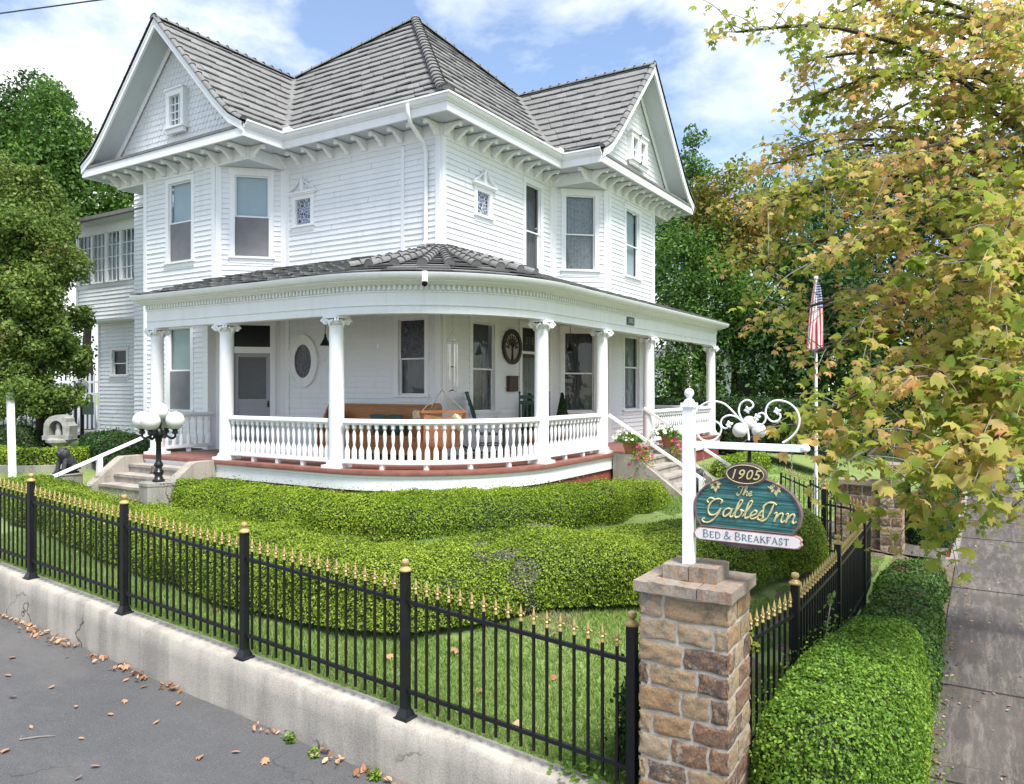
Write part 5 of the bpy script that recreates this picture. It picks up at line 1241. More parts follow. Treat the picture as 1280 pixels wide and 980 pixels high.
# church pew against the wall
pw = thing('wooden_pew', (11.55, 10.2, FL), 'long honey-coloured wooden pew with tall end panels standing against the porch wall', 'bench')
b = MB(); b.box(11.62, 11.66, 8.95, 11.65, FL+.15, -.36); b.box(11.58, 11.69, 8.95, 11.65, -.36, -.32); b.build('backrest', M['oak'], pw)
b = MB(); b.box(11.15, 11.62, 8.95, 11.65, FL+.41, FL+.45); b.box(11.17, 11.19, 8.95, 11.65, FL+.1, FL+.41); b.build('seat', M['oak'], pw)
for y in (8.91, 11.65):
    b = MB(); pr_ = [(11.1, FL), (11.7, FL), (11.72, -.36), (11.66, -.29), (11.5, -.29), (11.42, -.4), (11.3, -.62), (11.12, -.70), (11.08, -.8)]; k = len(pr_)
    b.add([(u, y, z) for u, z in pr_]+[(u, y+.045, z) for u, z in pr_], [tuple(range(k)), tuple(range(k, 2*k))[::-1]]+[(i, (i+1) % k, k+(i+1) % k, k+i) for i in range(k)]); b.build('end_panel', M['oak'], pw)
def pillow(loc, w, h, t, rz, tilt, mat, label, group):
    b = MB(); n = 10; vs = []; fs = []
    for s in (-1, 1):
        for i in range(n+1):
            for j in range(n+1):
                a = i/n*2-1; c = j/n*2-1; q = (1-abs(a)**3)*(1-abs(c)**3); pin = 1-.08*(a*a*c*c)
                X, Y, Zv = a*w/2*pin, s*t/2*q**.6, c*h/2*pin
                Y, Zv = Y*math.cos(tilt)+Zv*math.sin(tilt), Zv*math.cos(tilt)-Y*math.sin(tilt)
                vs.append((X*math.cos(rz)-Y*math.sin(rz), X*math.sin(rz)+Y*math.cos(rz), Zv))
    m = n+1
    for s in range(2):
        o = s*m*m
        for i in range(n):
            for j in range(n): fs.append((o+i*m+j, o+(i+1)*m+j, o+(i+1)*m+j+1, o+i*m+j+1))
    b.add(vs, fs); o = b.build('pillow', M[mat], None, 'all'); o.location = loc; ORG[o.name] = loc; return tag(o, label, 'pillow', group)
PG = 'pillows on the porch pew'
pillow((11.42, 11.4, -.68), .42, .46, .16, PI/2, .25, 'floral', 'floral pillow at the end of the pew nearest the side door', PG)
pillow((11.47, 10.3, -.72), .42, .42, .14, PI/2, .25, 'teal_cushion', 'dark teal pillow on the pew nearest the white porch column', PG)
pillow((11.47, 9.85, -.72), .42, .42, .14, PI/2, .25, 'teal_cushion', 'dark teal pillow on the pew, next in line away from the column', PG)
pillow((11.40, 9.2, -.66), .42, .5, .16, PI/2-.5, .3, 'floral', 'floral pillow leaning on the pew end panel by the hammock chair', PG)
# hammock chair
hc = thing('hammock_chair', (10.85, 8.25, FL), 'hanging rope hammock chair with a peach seat cushion', 'hammock chair')
c = np.array((10.85, 8.25, 0.)); hx = lambda a, bq, z: c+np.array((a*.5+bq*.3, -a*.5+bq*.3, z))
b = MB(); b.tube([(10.85, 8.25, 1.6), (10.85, 8.25, -.05)], .006, 6)
for s in (-1, 1):
    b.tube([(10.85, 8.25, -.03), hx(s*.55, -.3, -.42)], .006, 6); b.tube([(10.85, 8.25, -.03), hx(s*.42, .4, -.55)], .006, 6)
b.build('rope', M['rope'], hc)
b = MB(); 
for s in (-1, 1): b.bar(hx(s*.55, -.3, -.42), hx(s*.45, .45, -.95), .05, .03)
b.bar(hx(-.55, -.3, -.42), hx(.55, -.3, -.42), .04, .05); b.build('wood_frame', M['oak'], hc)
b = MB(); vs = []; n = 12
for i in range(n+1):
    t = i/n; 
    for j in range(n+1):
        s = j/n*2-1; bq = -.3+.85*t; z = -.45-.62*math.sin(min(1, t*1.25)*PI*.55)+.18*max(0, t-.6)*2-.06*(1-s*s); vs.append(hx(s*.48, bq, z))
b.add(vs, [(i*(n+1)+j, (i+1)*(n+1)+j, (i+1)*(n+1)+j+1, i*(n+1)+j+1) for i in range(n) for j in range(n)]); b.build('sling_seat', M['peach'], hc, 'all')
pillow((10.97, 8.0, -.62), .4, .36, .16, .8, .4, 'floral', 'pale floral pillow resting in the peach hammock chair', 'pillows on the hammock chair')
# rocking chairs
def rocker(loc, rz, label):
    o = thing('rocking_chair', (0, 0, 0), label, 'chair', 'dark green rocking chairs on the porch'); W = .29
    for s in (-1, 1):
        b = MB(); b.tube([(s*W, -.48+i*.1, .03+.0+.16*((i*.1-.48)/.5)**2*.8) for i in range(11)], .02, 6); b.build('rocker', M['green_paint'], o)
        b = MB(); b.tube([(s*W, -.27, .05), (s*W, -.27, .64)], .019, 8); b.build('leg', M['green_paint'], o)
        b = MB(); b.tube([(s*W, .2, .05), (s*W, .22, .42), (s*W, .30, .8), (s*W, .42, 1.16)], [.02, .022, .02, .014], 8); b.ball((s*W, .425, 1.18), .024, 8, 6); b.build('back_post', M['green_paint'], o)
        b = MB(); b.box(s*W-.045, s*W+.045, -.34, .27, .63, .655); b.build('armrest', M['green_paint'], o)
        b = MB(); b.bar((s*W, -.27, .22), (s*W, .2, .22), .025); b.build('stretcher', M['green_paint'], o)
    b = MB()
    for i in range(8): b.box(-W-.01, W+.01, -.29+i*.066, -.235+i*.066, .40+.002*i, .42+.002*i)
    b.build('seat', M['green_paint'], o)
    b = MB(); yb = lambda z: .22+(z-.42)*.27
    for z in (.52, .98, 1.09): b.bar((-W, yb(z), z), (W, yb(z), z), .025, .07)
    for i in range(6): x = -W+.06+i*(2*W-.12)/5; b.bar((x, yb(.52), .52), (x, yb(.98), .98), .035, .014, up=(0, 1, 0))
    b.build('backrest', M['green_paint'], o)
    o.location = loc; o.rotation_euler = (0, 0, rz); o.scale = (1.08, 1.08, 1.08); ORG[o.name] = loc; return o
rocker((12.75, 8.5, FL), .56, 'dark green rocking chair turned sideways next to the peach hammock chair')
rc = rocker((13.7, 8.0, FL), -1.01, 'dark green slat-back rocking chair facing the railing below the brown wall mailbox')
# topiaries, plaque, plates
def cone_topiary(loc, label):
    o = thing('topiary', loc, label, 'potted shrub', 'cone topiaries beside the front door'); x, y, z = loc
    b = MB(); b.lathe([(.12, 0), (.16, .28), (.17, .3), (.15, .3), (.14, .27)], loc, 16); b.build('pot', M['terracotta'], o, True)
    n = 2600; t = RNG.random(n)**.75; a = RNG.random(n)*2*PI; r = .2*(1-t)+.02; C = np.stack((x+r*np.cos(a), y+r*np.sin(a), z+.3+t*.95), 1); Nn = np.stack((np.cos(a), np.sin(a), np.full(n, .4)), 1)
    V, k = leaves(C, Nn, .04, DIAMOND, .6); leaf_object('foliage', [(V, k, 0)], [M['hedge_dark']], o)
cone_topiary((14.93, 8.85, FL), 'clipped cone topiary in a pot, half hidden by the green rocking chair')
cone_topiary((16.25, 8.72, FL), 'clipped cone topiary in a pot beside the wide curtained window')
F = FR['right']; pq = thing('wall_plaque', (*F(2.58, .0, .93)[:2], .93), 'round dark metal tree-of-life plaque on the porch wall', 'plaque')
b = MB(); ring_prism(b, F, 2.58, .93, .40, .40, .31, .31, .03, .07); b.build('ring', M['bronze'], pq, True)
b = MB(); b.prism([(2.58+.31*math.cos(2*PI*i/40), .93+.31*math.sin(2*PI*i/40)) for i in range(40)], F, .024, .034); b.build('back_plate', pm('pale_plaque_field', (.4, .36, .33), None, 8, .6), pq)
b = MB(); T = lambda s, z: F(2.58+s, .05, .93+z)
b.tube([T(.0, -.3), T(.015, -.15), T(0, 0), T(-.02, .08)], [.03, .022, .018, .01], 6)
for i in range(9):
    a = math.radians(-20+i*27.5); e = (.22*math.cos(a), .06+.2*math.sin(a)); b.tube(spline([T(0, -.05+.01*i), T(e[0]*.5, e[1]*.5+.03), T(*e)], 4), .008, 5)
    for k in range(3): b.ball(T(e[0]*(.7+.2*k), e[1]*(.7+.2*k)+.015*(k-1)), .018, 6, 5)
b.build('tree_relief', M['bronze'], pq)
o = MB(); o.fbox(F, 2.38, 2.76, .02, .10, -.08, .26); o.fbox(F, 2.37, 2.77, .02, .12, .255, .275); o = o.build('mailbox', M['copper']); tag(o, 'dark brown wall mailbox beneath the round tree plaque', 'mailbox')
np_ = thing('number_plate', (15.88, 6.79, 1.6), 'small dark green house number plate on the porch fascia', 'plate')
Fn = frame((15.88, 6.795), (1, 0)); b = MB(); b.prism([(-.18, 1.41), (.18, 1.41), (.2, 1.43), (.2, 1.57), (.18, 1.59), (-.18, 1.59), (-.2, 1.57), (-.2, 1.43)], Fn, .0, .022); b.build('plate', M['tealtag'], np_)
text_mesh([('1', -.11), ('9', -.04), ('0', .035), ('5', .11)], .15, M['globe'], np_, Fn, 0, .024, 1.45, 0, .001, .8, 'number')
# flower pots on the cheek walls
def flowerpot(loc, label, side):
    o = thing('flower_pot', loc, label, 'flower pot', 'flower pots on the front step walls'); x, y, z = loc
    b = MB(); b.lathe([(.11, 0), (.16, .2), (.175, .21), (.175, .24), (.15, .24)], loc, 16); b.build('pot', M['terracotta'], o, True)
    n = 1500; d = unit(RNG.normal(size=(n, 3))); d[:, 2] = np.abs(d[:, 2])*.9-.1; C = np.array((x, y, z+.26))+d*np.array((.3, .34, .24))*(.5+.5*RNG.random((n, 1)))
    tr = RNG.random(n) < .3; C[tr] = np.array((x-.05, y-.18, z+.15))+RNG.normal(size=(tr.sum(), 3))*np.array((.1, .12, .12))+np.stack((np.zeros(tr.sum()), -RNG.random(tr.sum())*.12, -RNG.random(tr.sum())*.36), 1)
    V, k = leaves(C, d, .05, OVAL, .8); leaf_object('foliage', [(V, k, 0)], [M['hedge_bright']], o)
    fl = np.array([(math.cos(t)*(.5 if i % 2 else .38), math.sin(t)*(.5 if i % 2 else .38), .05*(i % 2)) for i, t in enumerate(np.linspace(0, 2*PI, 11)[:-1])])+np.array((.5, 0, 0))
    for nm, mt, q, cnt in (('white_blossoms', 'flower_w', 0, 60), ('pink_blossoms', 'flower_p', 1, 85)):
        if q == 0: dd = unit(RNG.normal(size=(cnt, 3))); dd[:, 2] = np.abs(dd[:, 2]); P = np.array((x-.02, y+.1*side, z+.3))+dd*np.array((.32, .3, .24))
        else: dd = np.tile((-.6, -.6, .3), (cnt, 1)).astype(float); P = np.array((x+.02, y-.22, z+.1))+RNG.normal(size=(cnt, 3))*np.array((.1, .12, .14))+np.stack((np.zeros(cnt), np.zeros(cnt), -RNG.random(cnt)*.2), 1)
        V, k = leaves(P, dd, .062, fl, .5); leaf_object(nm, [(V, k, 0)], [M[mt]], o)
flowerpot((14.8, 6.32, FL+.0), 'terracotta pot of white and trailing pink petunias next to the curved porch skirt', 1)
flowerpot((17.08, 6.35, FL+.0), 'terracotta pot of white and pink petunias on the far step wall', 1)
# garlands hanging at the far end of the porch
def garland(x, y, z0, z1, label):
    n = 700; t = RNG.random(n); a = RNG.random(n)*2*PI; C = np.stack((x+.05*np.cos(a)+.03*np.sin(t*9), y+.05*np.sin(a), z0+(z1-z0)*t), 1)
    V, k = leaves(C[:420], RNG.normal(size=(420, 3)), .07, OVAL, 1); V2, k2 = leaves(C[420:], RNG.normal(size=(280, 3)), .06, DIAMOND, 1)
    o = leaf_object('hanging_garland', [(V, k, 0), (V2, k2, 1)], [M['hedge_mixed'], M['flower_w']], None, org=(x, y, z0)); tag(o, label, 'garland', 'flower garlands hanging at the porch end')
garland(20.3, 6.94, 1.25, -.5, 'white flower garland hanging free between the last two porch columns'); garland(17.75, 7.05, 1.1, -.45, 'white flower garland hanging close beside the column at the steps')
# statues
def lion(loc, rz, label):
    o = thing('lion_statue', (0, 0, 0), label, 'statue', 'lion statues flanking the steps')
    b = MB(); b.lathe([(.34, -.45), (.34, -.03), (.36, -.02), (.36, 0)], (0, 0, 0), 24); b.build('pedestal', M['edging'], o, False)
    b = MB(); b.box(-.14, .14, -.26, .24, 0, .04)
    b.tube(spline([(0, .17, .1), (0, .12, .2), (0, .0, .34), (0, -.08, .46)], 5), [.13+.015*math.sin(i*.3) for i in range(16)], 12)
    b.ball((0, -.12, .50), .12, 14, 10); b.ball((0, -.08, .47), .15, 12, 9, .95); b.tube([(0, -.18, .49), (0, -.25, .465)], [.07, .05], 10)
    for s in (-1, 1):
        b.tube(spline([(s*.08, -.08, .36), (s*.09, -.14, .2), (s*.09, -.17, .06), (s*.09, -.23, .05)], 4), [.055-.0015*i for i in range(13)], 8); b.ball((s*.11, .12, .13), .1, 10, 8); b.tube([(s*.13, .1, .07), (s*.13, -.06, .06)], [.05, .04], 8); b.ball((s*.075, -.09, .60), .03, 8, 6)
        b.ball((s*.04, -.21, .53), .014, 6, 5)
    b.tube([(.05, .22, .07), (.14, .26, .1), (.18, .2, .2)], [.02, .018, .03], 6)
    b.build('lion', M['darkcast'], o, True); o.location = loc; o.rotation_euler = (0, 0, rz); o.scale = (.82, .82, .82); ORG[o.name] = loc; return o
li = lion((7.95, 15.2, -1.66), -1.3, 'seated dark lion statue on a round stone base by the side steps')
dup(li, (15.62, 5.2, -2.2), -.2, 'seated dark lion statue mostly hidden behind the hanging sign', 'lion statues flanking the steps')
sh = thing('stone_shrine', (10.15, 19.7, -1.75), 'small grey stone shrine with an arched niche standing behind a ring hedge', 'statue'); x, y, z = 10.15, 19.7, -1.85
b = MB(); b.lathe([(.26, 0), (.2, .06), (.16, .14), (.17, .42), (.24, .46), (.32, .5), (.32, .56), (.24, .6)], (x, y, z), 14); b.build('pedestal', M['grey_stone'], sh, True)
b = MB(); Fs = frame((x, y), (.53, -.85)); ro = []; ri_ = []
for i in range(17): a = PI*i/16; ro.append((.33*math.cos(a), z+.82+.36*math.sin(a))); ri_.append((.17*math.cos(a), z+.84+.2*math.sin(a)))
pts_o = [(.31, z+.58)]+ro+[(-.31, z+.58)]; pts_i = [(.17, z+.66)]+ri_+[(-.17, z+.66)]; n = len(pts_o); vs = []
for p, q in zip(pts_o, pts_i): j = random.uniform(-.02, .02); vs += [Fs(p[0]+j, .16, p[1]+j), Fs(q[0], .18, q[1]), Fs(q[0], -.05, q[1]), Fs(p[0]+j, -.2, p[1]+j)]
b.add(vs, [(4*i+k, 4*i+(k+1) % 4, 4*((i+1) % n)+(k+1) % 4, 4*((i+1) % n)+k) for i in range(n) for k in range(4)]); b.fbox(Fs, -.2, .2, -.12, -.06, z+.6, z+1.06); b.fbox(Fs, -.33, .33, -.2, .2, z+.56, z+.67)
b.build('niche', M['grey_stone'], sh)
b = MB(); b.lathe([(.08, 0), (.07, .1), (.045, .17), (.055, .22), (.05, .28), (.01, .31)], (*Fs(0, .06, 0)[:2], z+.67), 12); b.build('figure', M['grey_stone'], sh, True)
wp = thing('white_post', (7.95, 17.35, -1.75), 'slightly leaning white wooden post wrapped at the top by a vine', 'post')
b = MB(); b.bar((7.95, 17.3, -1.9), (8.0, 17.5, -.1), .11); b.build('post', M['trim'], wp)
V, k = clump_crown([(8.0, 17.5, -.05, .28), (8.15, 17.35, .02, .25), (8.3, 17.2, .0, .2)], 700, .08, OVAL); leaf_object('vine', [(V, k, 0)], [M['ivy']], wp)
bl = thing('lamp_post', (11.9, 21.9, -1.7), 'single white globe lamp on a dark post behind the shrubs by the house', 'street lamp'); x, y = 11.9, 21.9
b = MB(); b.lathe([(.09, 0), (.06, .1), (.05, .3), (.045, 1.55), (.07, 1.6), (.09, 1.66)], (x, y, -1.75), 12); b.build('post', M['black'], bl, True); b = MB(); b.ball((x, y, .07), .17, 18, 12); b.build('globe', M['globe'], bl, True); b = MB(); b.box(x-.05, x-.02, y-.62, y-.1, -.75, -.4); b.build('small_sign', M['tealtag'], bl)
wf = thing('picket_fence', (16, 27, -1.6), 'white picket fence far behind the globe lamp post', 'fence'); b = MB()
for i in range(18):
    t = i/17; x, y = 14.0+t*.8, 27.5-t*3.2
    b.prism([(-.045, -1.4), (.045, -1.4), (.045, .42), (0, .5), (-.045, .42)], frame((x, y), (.24, -.97)), -.01, .01)
b.build('picket', M['trim'], wf); b = MB(); b.bar((14, 27.5, -.2), (14.8, 24.3, -.2), .03, .08); b.bar((14, 27.5, .2), (14.8, 24.3, .2), .03, .08); b.build('rail', M['trim'], wf)
bf = thing('iron_fence', (8.5, 24.5, -1.6), 'plain black iron fence at the back of the garden behind the white post', 'fence'); b = MB()
A_, B_q = np.array((7.4, 24.6)), np.array((13.2, 24.4))
for i in range(38):
    q = A_+(B_q-A_)*i/37; (b.bar((*q, -1.8), (*q, .08), .075) if i % 12 == 0 else b.bar((*q, -1.7), (*q, -.15), .022))
b.build('bars', M['black'], bf); b = MB(); b.bar((*A_, -.25), (*B_q, -.25), .035); b.bar((*A_, -1.5), (*B_q, -1.5), .035); b.build('rail', M['black'], bf)
# flag
fp = thing('flagpole', (16.4, 2.95, -2.8), 'slim white flagpole with a drooping American flag behind the garden gate', 'flag')
b = MB(); b.tube([(16.4, 2.95, -2.95), (16.4, 2.95, 2.2)], [.04, .022], 10); b.ball((16.4, 2.95, 2.24), .045, 10, 8); b.build('pole', M['trim'], fp, True)
m, nt, bb_, out = newmat('flag_cloth'); uv = N(nt, 'ShaderNodeUVMap'); sx = N(nt, 'ShaderNodeSeparateXYZ'); nt.links.new(uv.outputs[0], sx.inputs[0])
stp = math_(nt, 'LESS_THAN', math_(nt, 'FRACT', math_(nt, 'MULTIPLY', sx.outputs[1], 6.5)), .5)
col_ = mix(nt, stp, (.75, .74, .73), (.5, .03, .05)); can = math_(nt, 'MULTIPLY', math_(nt, 'LESS_THAN', sx.outputs[0], .4), math_(nt, 'GREATER_THAN', sx.outputs[1], .46))
vv = N(nt, 'ShaderNodeVectorMath', operation='MULTIPLY'); nt.links.new(uv.outputs[0], vv.inputs[0]); vv.inputs[1].default_value = (26, 17, 1)
fr_ = N(nt, 'ShaderNodeVectorMath', operation='FRACTION'); nt.links.new(vv.outputs[0], fr_.inputs[0]); ds_ = N(nt, 'ShaderNodeVectorMath', operation='DISTANCE'); nt.links.new(fr_.outputs[0], ds_.inputs[0]); ds_.inputs[1].default_value = (.5, .5, 0)
st_ = math_(nt, 'LESS_THAN', ds_.outputs['Value'], .3); col_ = mix(nt, can, col_, mix(nt, st_, (.02, .04, .2), (.8, .8, .8))); nt.links.new(col_, bb_.inputs['Base Color']); bb_.inputs['Roughness'].default_value = .8; M['flag'] = m
b = MB(); nu, nv = 36, 16; vs = []; uvs = []
for i in range(nu+1):
    for j in range(nv+1):
        a = i/nu; c = j/nv     # a along the fly (hangs down), c along the hoist
        cc_ = c if c > .4 else .4-(.4-c)*.3; W_ = .05+.40*a**.55; l_ = (cc_-.55)*W_*1.15-.07*a; q_ = .05*math.sin(c*11+a*3)*(.25+a)+(.10*(.4-c) if c < .4 else 0)
        z = 2.16-a*1.33-.10*(1-c)*a; x = 16.36+.53*l_+.848*q_; y = 2.93-.848*l_+.53*q_
        vs.append((x, y, z)); uvs.append((a, c))
b.add(vs, [(i*(nv+1)+j, (i+1)*(nv+1)+j, (i+1)*(nv+1)+j+1, i*(nv+1)+j+1) for i in range(nu) for j in range(nv)]); fo = b.build('flag', M['flag'], fp, 'all')
ul = fo.data.uv_layers.new(name='UVMap')
for l in fo.data.loops: ul.data[l.index].uv = uvs[l.vertex_index]
# cable across the sky
cb = MB()
cb.tube([(15.56, 52.47, 19.03), (20.0, 20.84, 15.41)], .032, 6); tag(cb.build('overhead_cable', M['wire']), 'thin dark utility cable crossing the sky above the left gable', 'cable')

# ------------------------------------------------------------------ hedges, lawn, trees
CA = math.radians(32); SN, CS = math.sin(CA), math.cos(CA)
def spot(x, y, d):
    """a point d metres in front of the eye point, given in 1280x980 picture units"""
    l = (x-640)/950*d; return (SN*l+CS*d, -CS*l+SN*d, (485-y)/950*d)
hedge('boxwood_hedge', [(8.42, 11.95, .62), (8.35, 10.6, .7), (8.5, 9.2, .82), (8.95, 7.85, .95), (9.75, 6.75, .98), (11.0, 6.1, .88), (12.6, 5.78, .74), (14.1, 5.72, .66)], lambda x, y: -1.70-.012*max(0, x-10)+.06*min(1, max(0, (y-10.5)/1.2)), lambda x, y: zyard(x, y), 'hedge',
      'lumpy clipped green hedge hugging the foot of the curved porch', leaf=.028, dens=5800, lump=.15, seed=4, tilt=.06, sq=.5, ls=1.5)
hedge('boxwood_hedge', [(7.25, 15.6, .7), (7.05, 13.6, .74), (6.9, 11.6, .78), (6.72, 9.4, .82), (6.6, 7.4, .86), (6.85, 5.9, .9), (7.6, 4.85, .86), (8.9, 4.05, .82), (10.4, 3.45, .78), (12.2, 2.95, .74), (13.4, 2.85, .6)], lambda x, y: -1.90+.028*max(0, y-8)-.03*max(0, x-10), lambda x, y: zyard(x, y), 'hedge2',
      'long waist-high clipped hedge on the lawn behind the iron fence, with a grey bare patch', leaf=.027, dens=6600, lump=.15, seed=9, sq=.42, ls=1.4, tilt=.035, bare=[(7.35, 4.66, .17), (7.12, 4.3, .16), (7.1, 4.85, .10), (6.95, 4.05, .12), (7.6, 5.2, .12)])
hedge('privet_hedge', [(5.0, 1.0, .34), (5.7, .93, .44), (6.6, .9, .47), (7.6, .88, .45), (8.5, .86, .36)], lambda x, y: -2.12-.09*max(0, x-6.5), lambda x, y: -3.26, 'hedge_bright',
      'bright green dense hedge beside the stone pillar and the sidewalk', leaf=.028, dens=7600, lump=.07, seed=15, sq=.5, tilt=.0)
hedge('low_hedge', [(8.3, .88, .42), (9.6, .9, .44), (11.2, .95, .45), (12.8, .98, .44), (14.5, .95, .36)], lambda x, y: -2.68-.01*x, lambda x, y: -3.2, 'hedge_mixed',
      'low dark mixed ground hedge with brownish tips between fence and sidewalk', leaf=.045, dens=2000, lump=.075, seed=22, sq=.6)
hedge('boxwood_hedge', [(15.95, .9, .36), (17.2, .92, .37), (19, .95, .37), (22, 1.0, .37), (26, 1.05, .37)], lambda x, y: -2.28, lambda x, y: -3.15, 'hedge_dark',
      'dark green boxy hedge behind the red mulch bed next to the sidewalk', leaf=.045, dens=1700, lump=.04, seed=31, sq=.28)
hedge('boxwood_hedge', [(18.1, 5.3, .4), (19.6, 5.35, .45), (21.6, 5.4, .4)], lambda x, y: -1.78, lambda x, y: zyard(x, y), 'hedge',
      'small bright hedge on the lawn right of the front steps', leaf=.05, dens=1200, lump=.05, seed=33, sq=.45)
hedge('boxwood_hedge', [(8.4, 22.3, .4), (9.2, 21.1, .42), (9.95, 20.2, .4)], lambda x, y: -.98, lambda x, y: -1.95, 'hedge_dark',
      'dark clipped hedge behind the leaning white post', leaf=.06, dens=900, lump=.05, seed=35, sq=.3)
hedge('boxwood_hedge', [(11.0, 19.5, .5), (10.6, 18.2, .55), (10.15, 17.0, .55), (9.95, 16.1, .45)], lambda x, y: -1.12, lambda x, y: -1.95, 'hedge_dark',
      'square dark hedge running to the house wall behind the lion statue', leaf=.055, dens=1100, lump=.05, seed=36, sq=.3)
rc_ = (9.75, 18.95); ring = [(rc_[0]+1.12*math.cos(math.radians(a)), rc_[1]+1.12*math.sin(math.radians(a))) for a in np.linspace(120, 330, 9)]
hedge('ring_hedge', [(x, y, .24) for x, y in ring], lambda x, y: -1.40, lambda x, y: -1.85, 'hedge', 'low ring-shaped hedge around the stone shrine', leaf=.05, dens=1600, lump=.03, seed=38, sq=.35)
b = MB(); rr2 = [(rc_[0]+1.5*math.cos(math.radians(a)), rc_[1]+1.5*math.sin(math.radians(a))) for a in np.linspace(100, 350, 26)]
b.sweep([(-.08, -2.0), (.08, -2.0), (.08, -1.72), (-.08, -1.72)], rr2); tag(b.build('bed_edging', M['edging']), 'curved concrete edging around the ring hedge', 'edging')
b = MB(); b.add([(15.5, .5, -3.07), (26, .5, -3.02), (26, 1.3, -3.02), (15.5, 1.3, -3.07)], [(0, 1, 2, 3)]); tag(b.build('mulch_bed', M['mulch']), kind='structure')
b = MB(); b.sweep([(-.06, -3.3), (.06, -3.3), (.06, -3.02), (-.06, -3.02)], [(15.45, 1.28), (15.42, .75), (15.62, .5), (26, .52)]); tag(b.build('bed_edging', M['edging']), 'low concrete edging around the red mulch bed', 'edging')
tag(sheet('bare_soil', list(np.linspace(7.1, 15.0, 26)), list(np.linspace(1.52, 2.45, 8)), lambda u, v: zyard(u, v)+.006+.02*math.sin(u*5)*math.sin(v*7), M['dirt']), kind='structure')
# far fence beyond the gate pillar
bf2 = thing('iron_fence', (15.6, 1.5, -3.1), 'distant black iron fence with gold tips beyond the slim gate pillar', 'fence')
fence_run(bf2, [(15.6, 1.47), (17.7, 1.5), (19.8, 1.53)], lambda u, v: -3.05, post_ids=[1, 2], base=False)
# grass
def grass(n_, region, path, keep, dens):
    x0, x1, y0, y1 = region; n = int((x1-x0)*(y1-y0)*dens); X = x0+(x1-x0)*RNG.random(n); Y = y0+(y1-y0)*RNG.random(n); ok = np.ones(n, bool)
    if path is not None:
        P = np.array(spline([np.array(p, float) for p in path], 6)); D2 = np.min((X[:, None]-P[None, :, 0])**2+(Y[:, None]-P[None, :, 1])**2 - (P[None, :, 2])**2*1.02, 1); ok &= D2 > -.05
    ok &= keep(X, Y); return X[ok], Y[ok]
H2P = [(7.05, 13.6, .74), (6.9, 11.6, .78), (6.72, 9.4, .82), (6.6, 7.4, .86), (6.85, 5.9, .9), (7.6, 4.85, .86), (8.9, 4.05, .82), (10.4, 3.45, .78), (12.2, 2.95, .74)]
gx = []; gy = []
for reg, dn in (((5.18, 6.4, 1.55, 13), 4200), ((6.4, 9.5, 1.5, 4.6), 3000), ((9.5, 13.5, 1.5, 2.6), 1100), ((17.4, 23, 1.8, 6.4), 500), ((13.0, 14.85, 2.6, 5.4), 1300), ((10.9, 15.0, 1.5, 2.45), 900), ((7.2, 11, 5.0, 8.5), 1300)):
    a, c = grass(0, reg, H2P, lambda X, Y: (lumps(X, Y, X*0, 2.2, 5) > -.35) | (X < 7.2), dn); gx.append(a); gy.append(c)
gx = np.concatenate(gx); gy = np.concatenate(gy); gz = np.array([zyard(a, c) for a, c in zip(gx, gy)]); n = len(gx)
ang = RNG.random(n)*2*PI; hh = .035+.045*RNG.random(n); ww = .004+.004*RNG.random(n)+.003*(gx > 9); ln = RNG.normal(size=(n, 2))*.028
base = np.stack((gx, gy, gz), 1); dx = np.stack((np.cos(ang)*ww, np.sin(ang)*ww, np.zeros(n)), 1); tip = base+np.stack((ln[:, 0], ln[:, 1], hh), 1)
V = np.stack((base-dx, base+dx, tip), 1).reshape(-1, 3)
tag(leaf_object('lawn_grass', [(V, 3, 0)], [M['grass_blade']]), 'short green lawn grass between fence and hedge', 'grass', kind='stuff')
# fallen leaves
def road_pt(x, y):
    d = 9.
    for _ in range(30):
        p = spot(x, y, d); d *= zroad(p[1])/p[2]
    return spot(x, y, d)
LP = [(15,823),(84,823),(87,808),(16,873),(156,879),(223,881),(167,844),(157,852),(248,949),(295,942),(98,975),(102,925),(5,940),(39,911),(95,885),(64,861),(139,894),(67,804),(10,846),(195,905),(330,955),(180,860),(120,960)]
for i, (x, y) in enumerate(LP):
    p = np.array(road_pt(x, y)); s = .05+.045*random.random() if i % 3 else .085; a = random.random()*6.28; V, k = leaves(np.array([p+(0, 0, .014)]), np.array([(0, 0, 1.)]), s, OVAL if i % 4 else MAPLE, .22, .1)
    V[:, 2] = np.maximum(V[:, 2], p[2]+.004)+ (np.abs(np.arange(len(V))-len(V)/2)/len(V))*.025
    o = leaf_object('fallen_leaf', [(V, k, 0)], [M['dry']], org=tuple(p)); tag(o, 'dry tan fallen leaf lying on the grey asphalt road', 'leaf', 'fallen leaves on the road')
n = 430; vv = 3.4+9.5*RNG.random(n)**1.1; cl = lumps(vv, vv*0, vv*0, 3, 2) > -.25; vv = vv[cl]; n = len(vv); uu = 4.93-np.abs(RNG.normal(size=n))*.07-.02
C = np.stack((uu, vv, np.array([zroad(v) for v in vv])+.02+.03*RNG.random(n)), 1); V, k = leaves(C, np.tile((-.3, 0, 1.), (n, 1)), .06, OVAL, .5, .5)
tag(leaf_object('leaf_litter', [(V, k, 0)], [M['dry']]), 'brown leaf litter gathered along the foot of the retaining wall', 'litter', kind='stuff')
C = np.stack((5.4+RNG.random(60)*3, 1.8+RNG.random(60)*8, np.zeros(60)), 1); C = np.array([c for c in C if not any((c[0]-p[0])**2+(c[1]-p[1])**2 < p[2]**2 for p in spline([np.array(q, float) for q in H2P], 6))]); C[:, 2] = [zyard(a, c)+.05 for a, c, _ in C]
n1 = min(14, len(C)); V, k = leaves(C[:n1], np.tile((0, 0, 1.), (n1, 1)), .1, MAPLE, .3); tag(leaf_object('lawn_leaf_litter', [(V, k, 0)], [M['dry']]), 'few dry leaves scattered on the lawn', 'litter', kind='stuff')
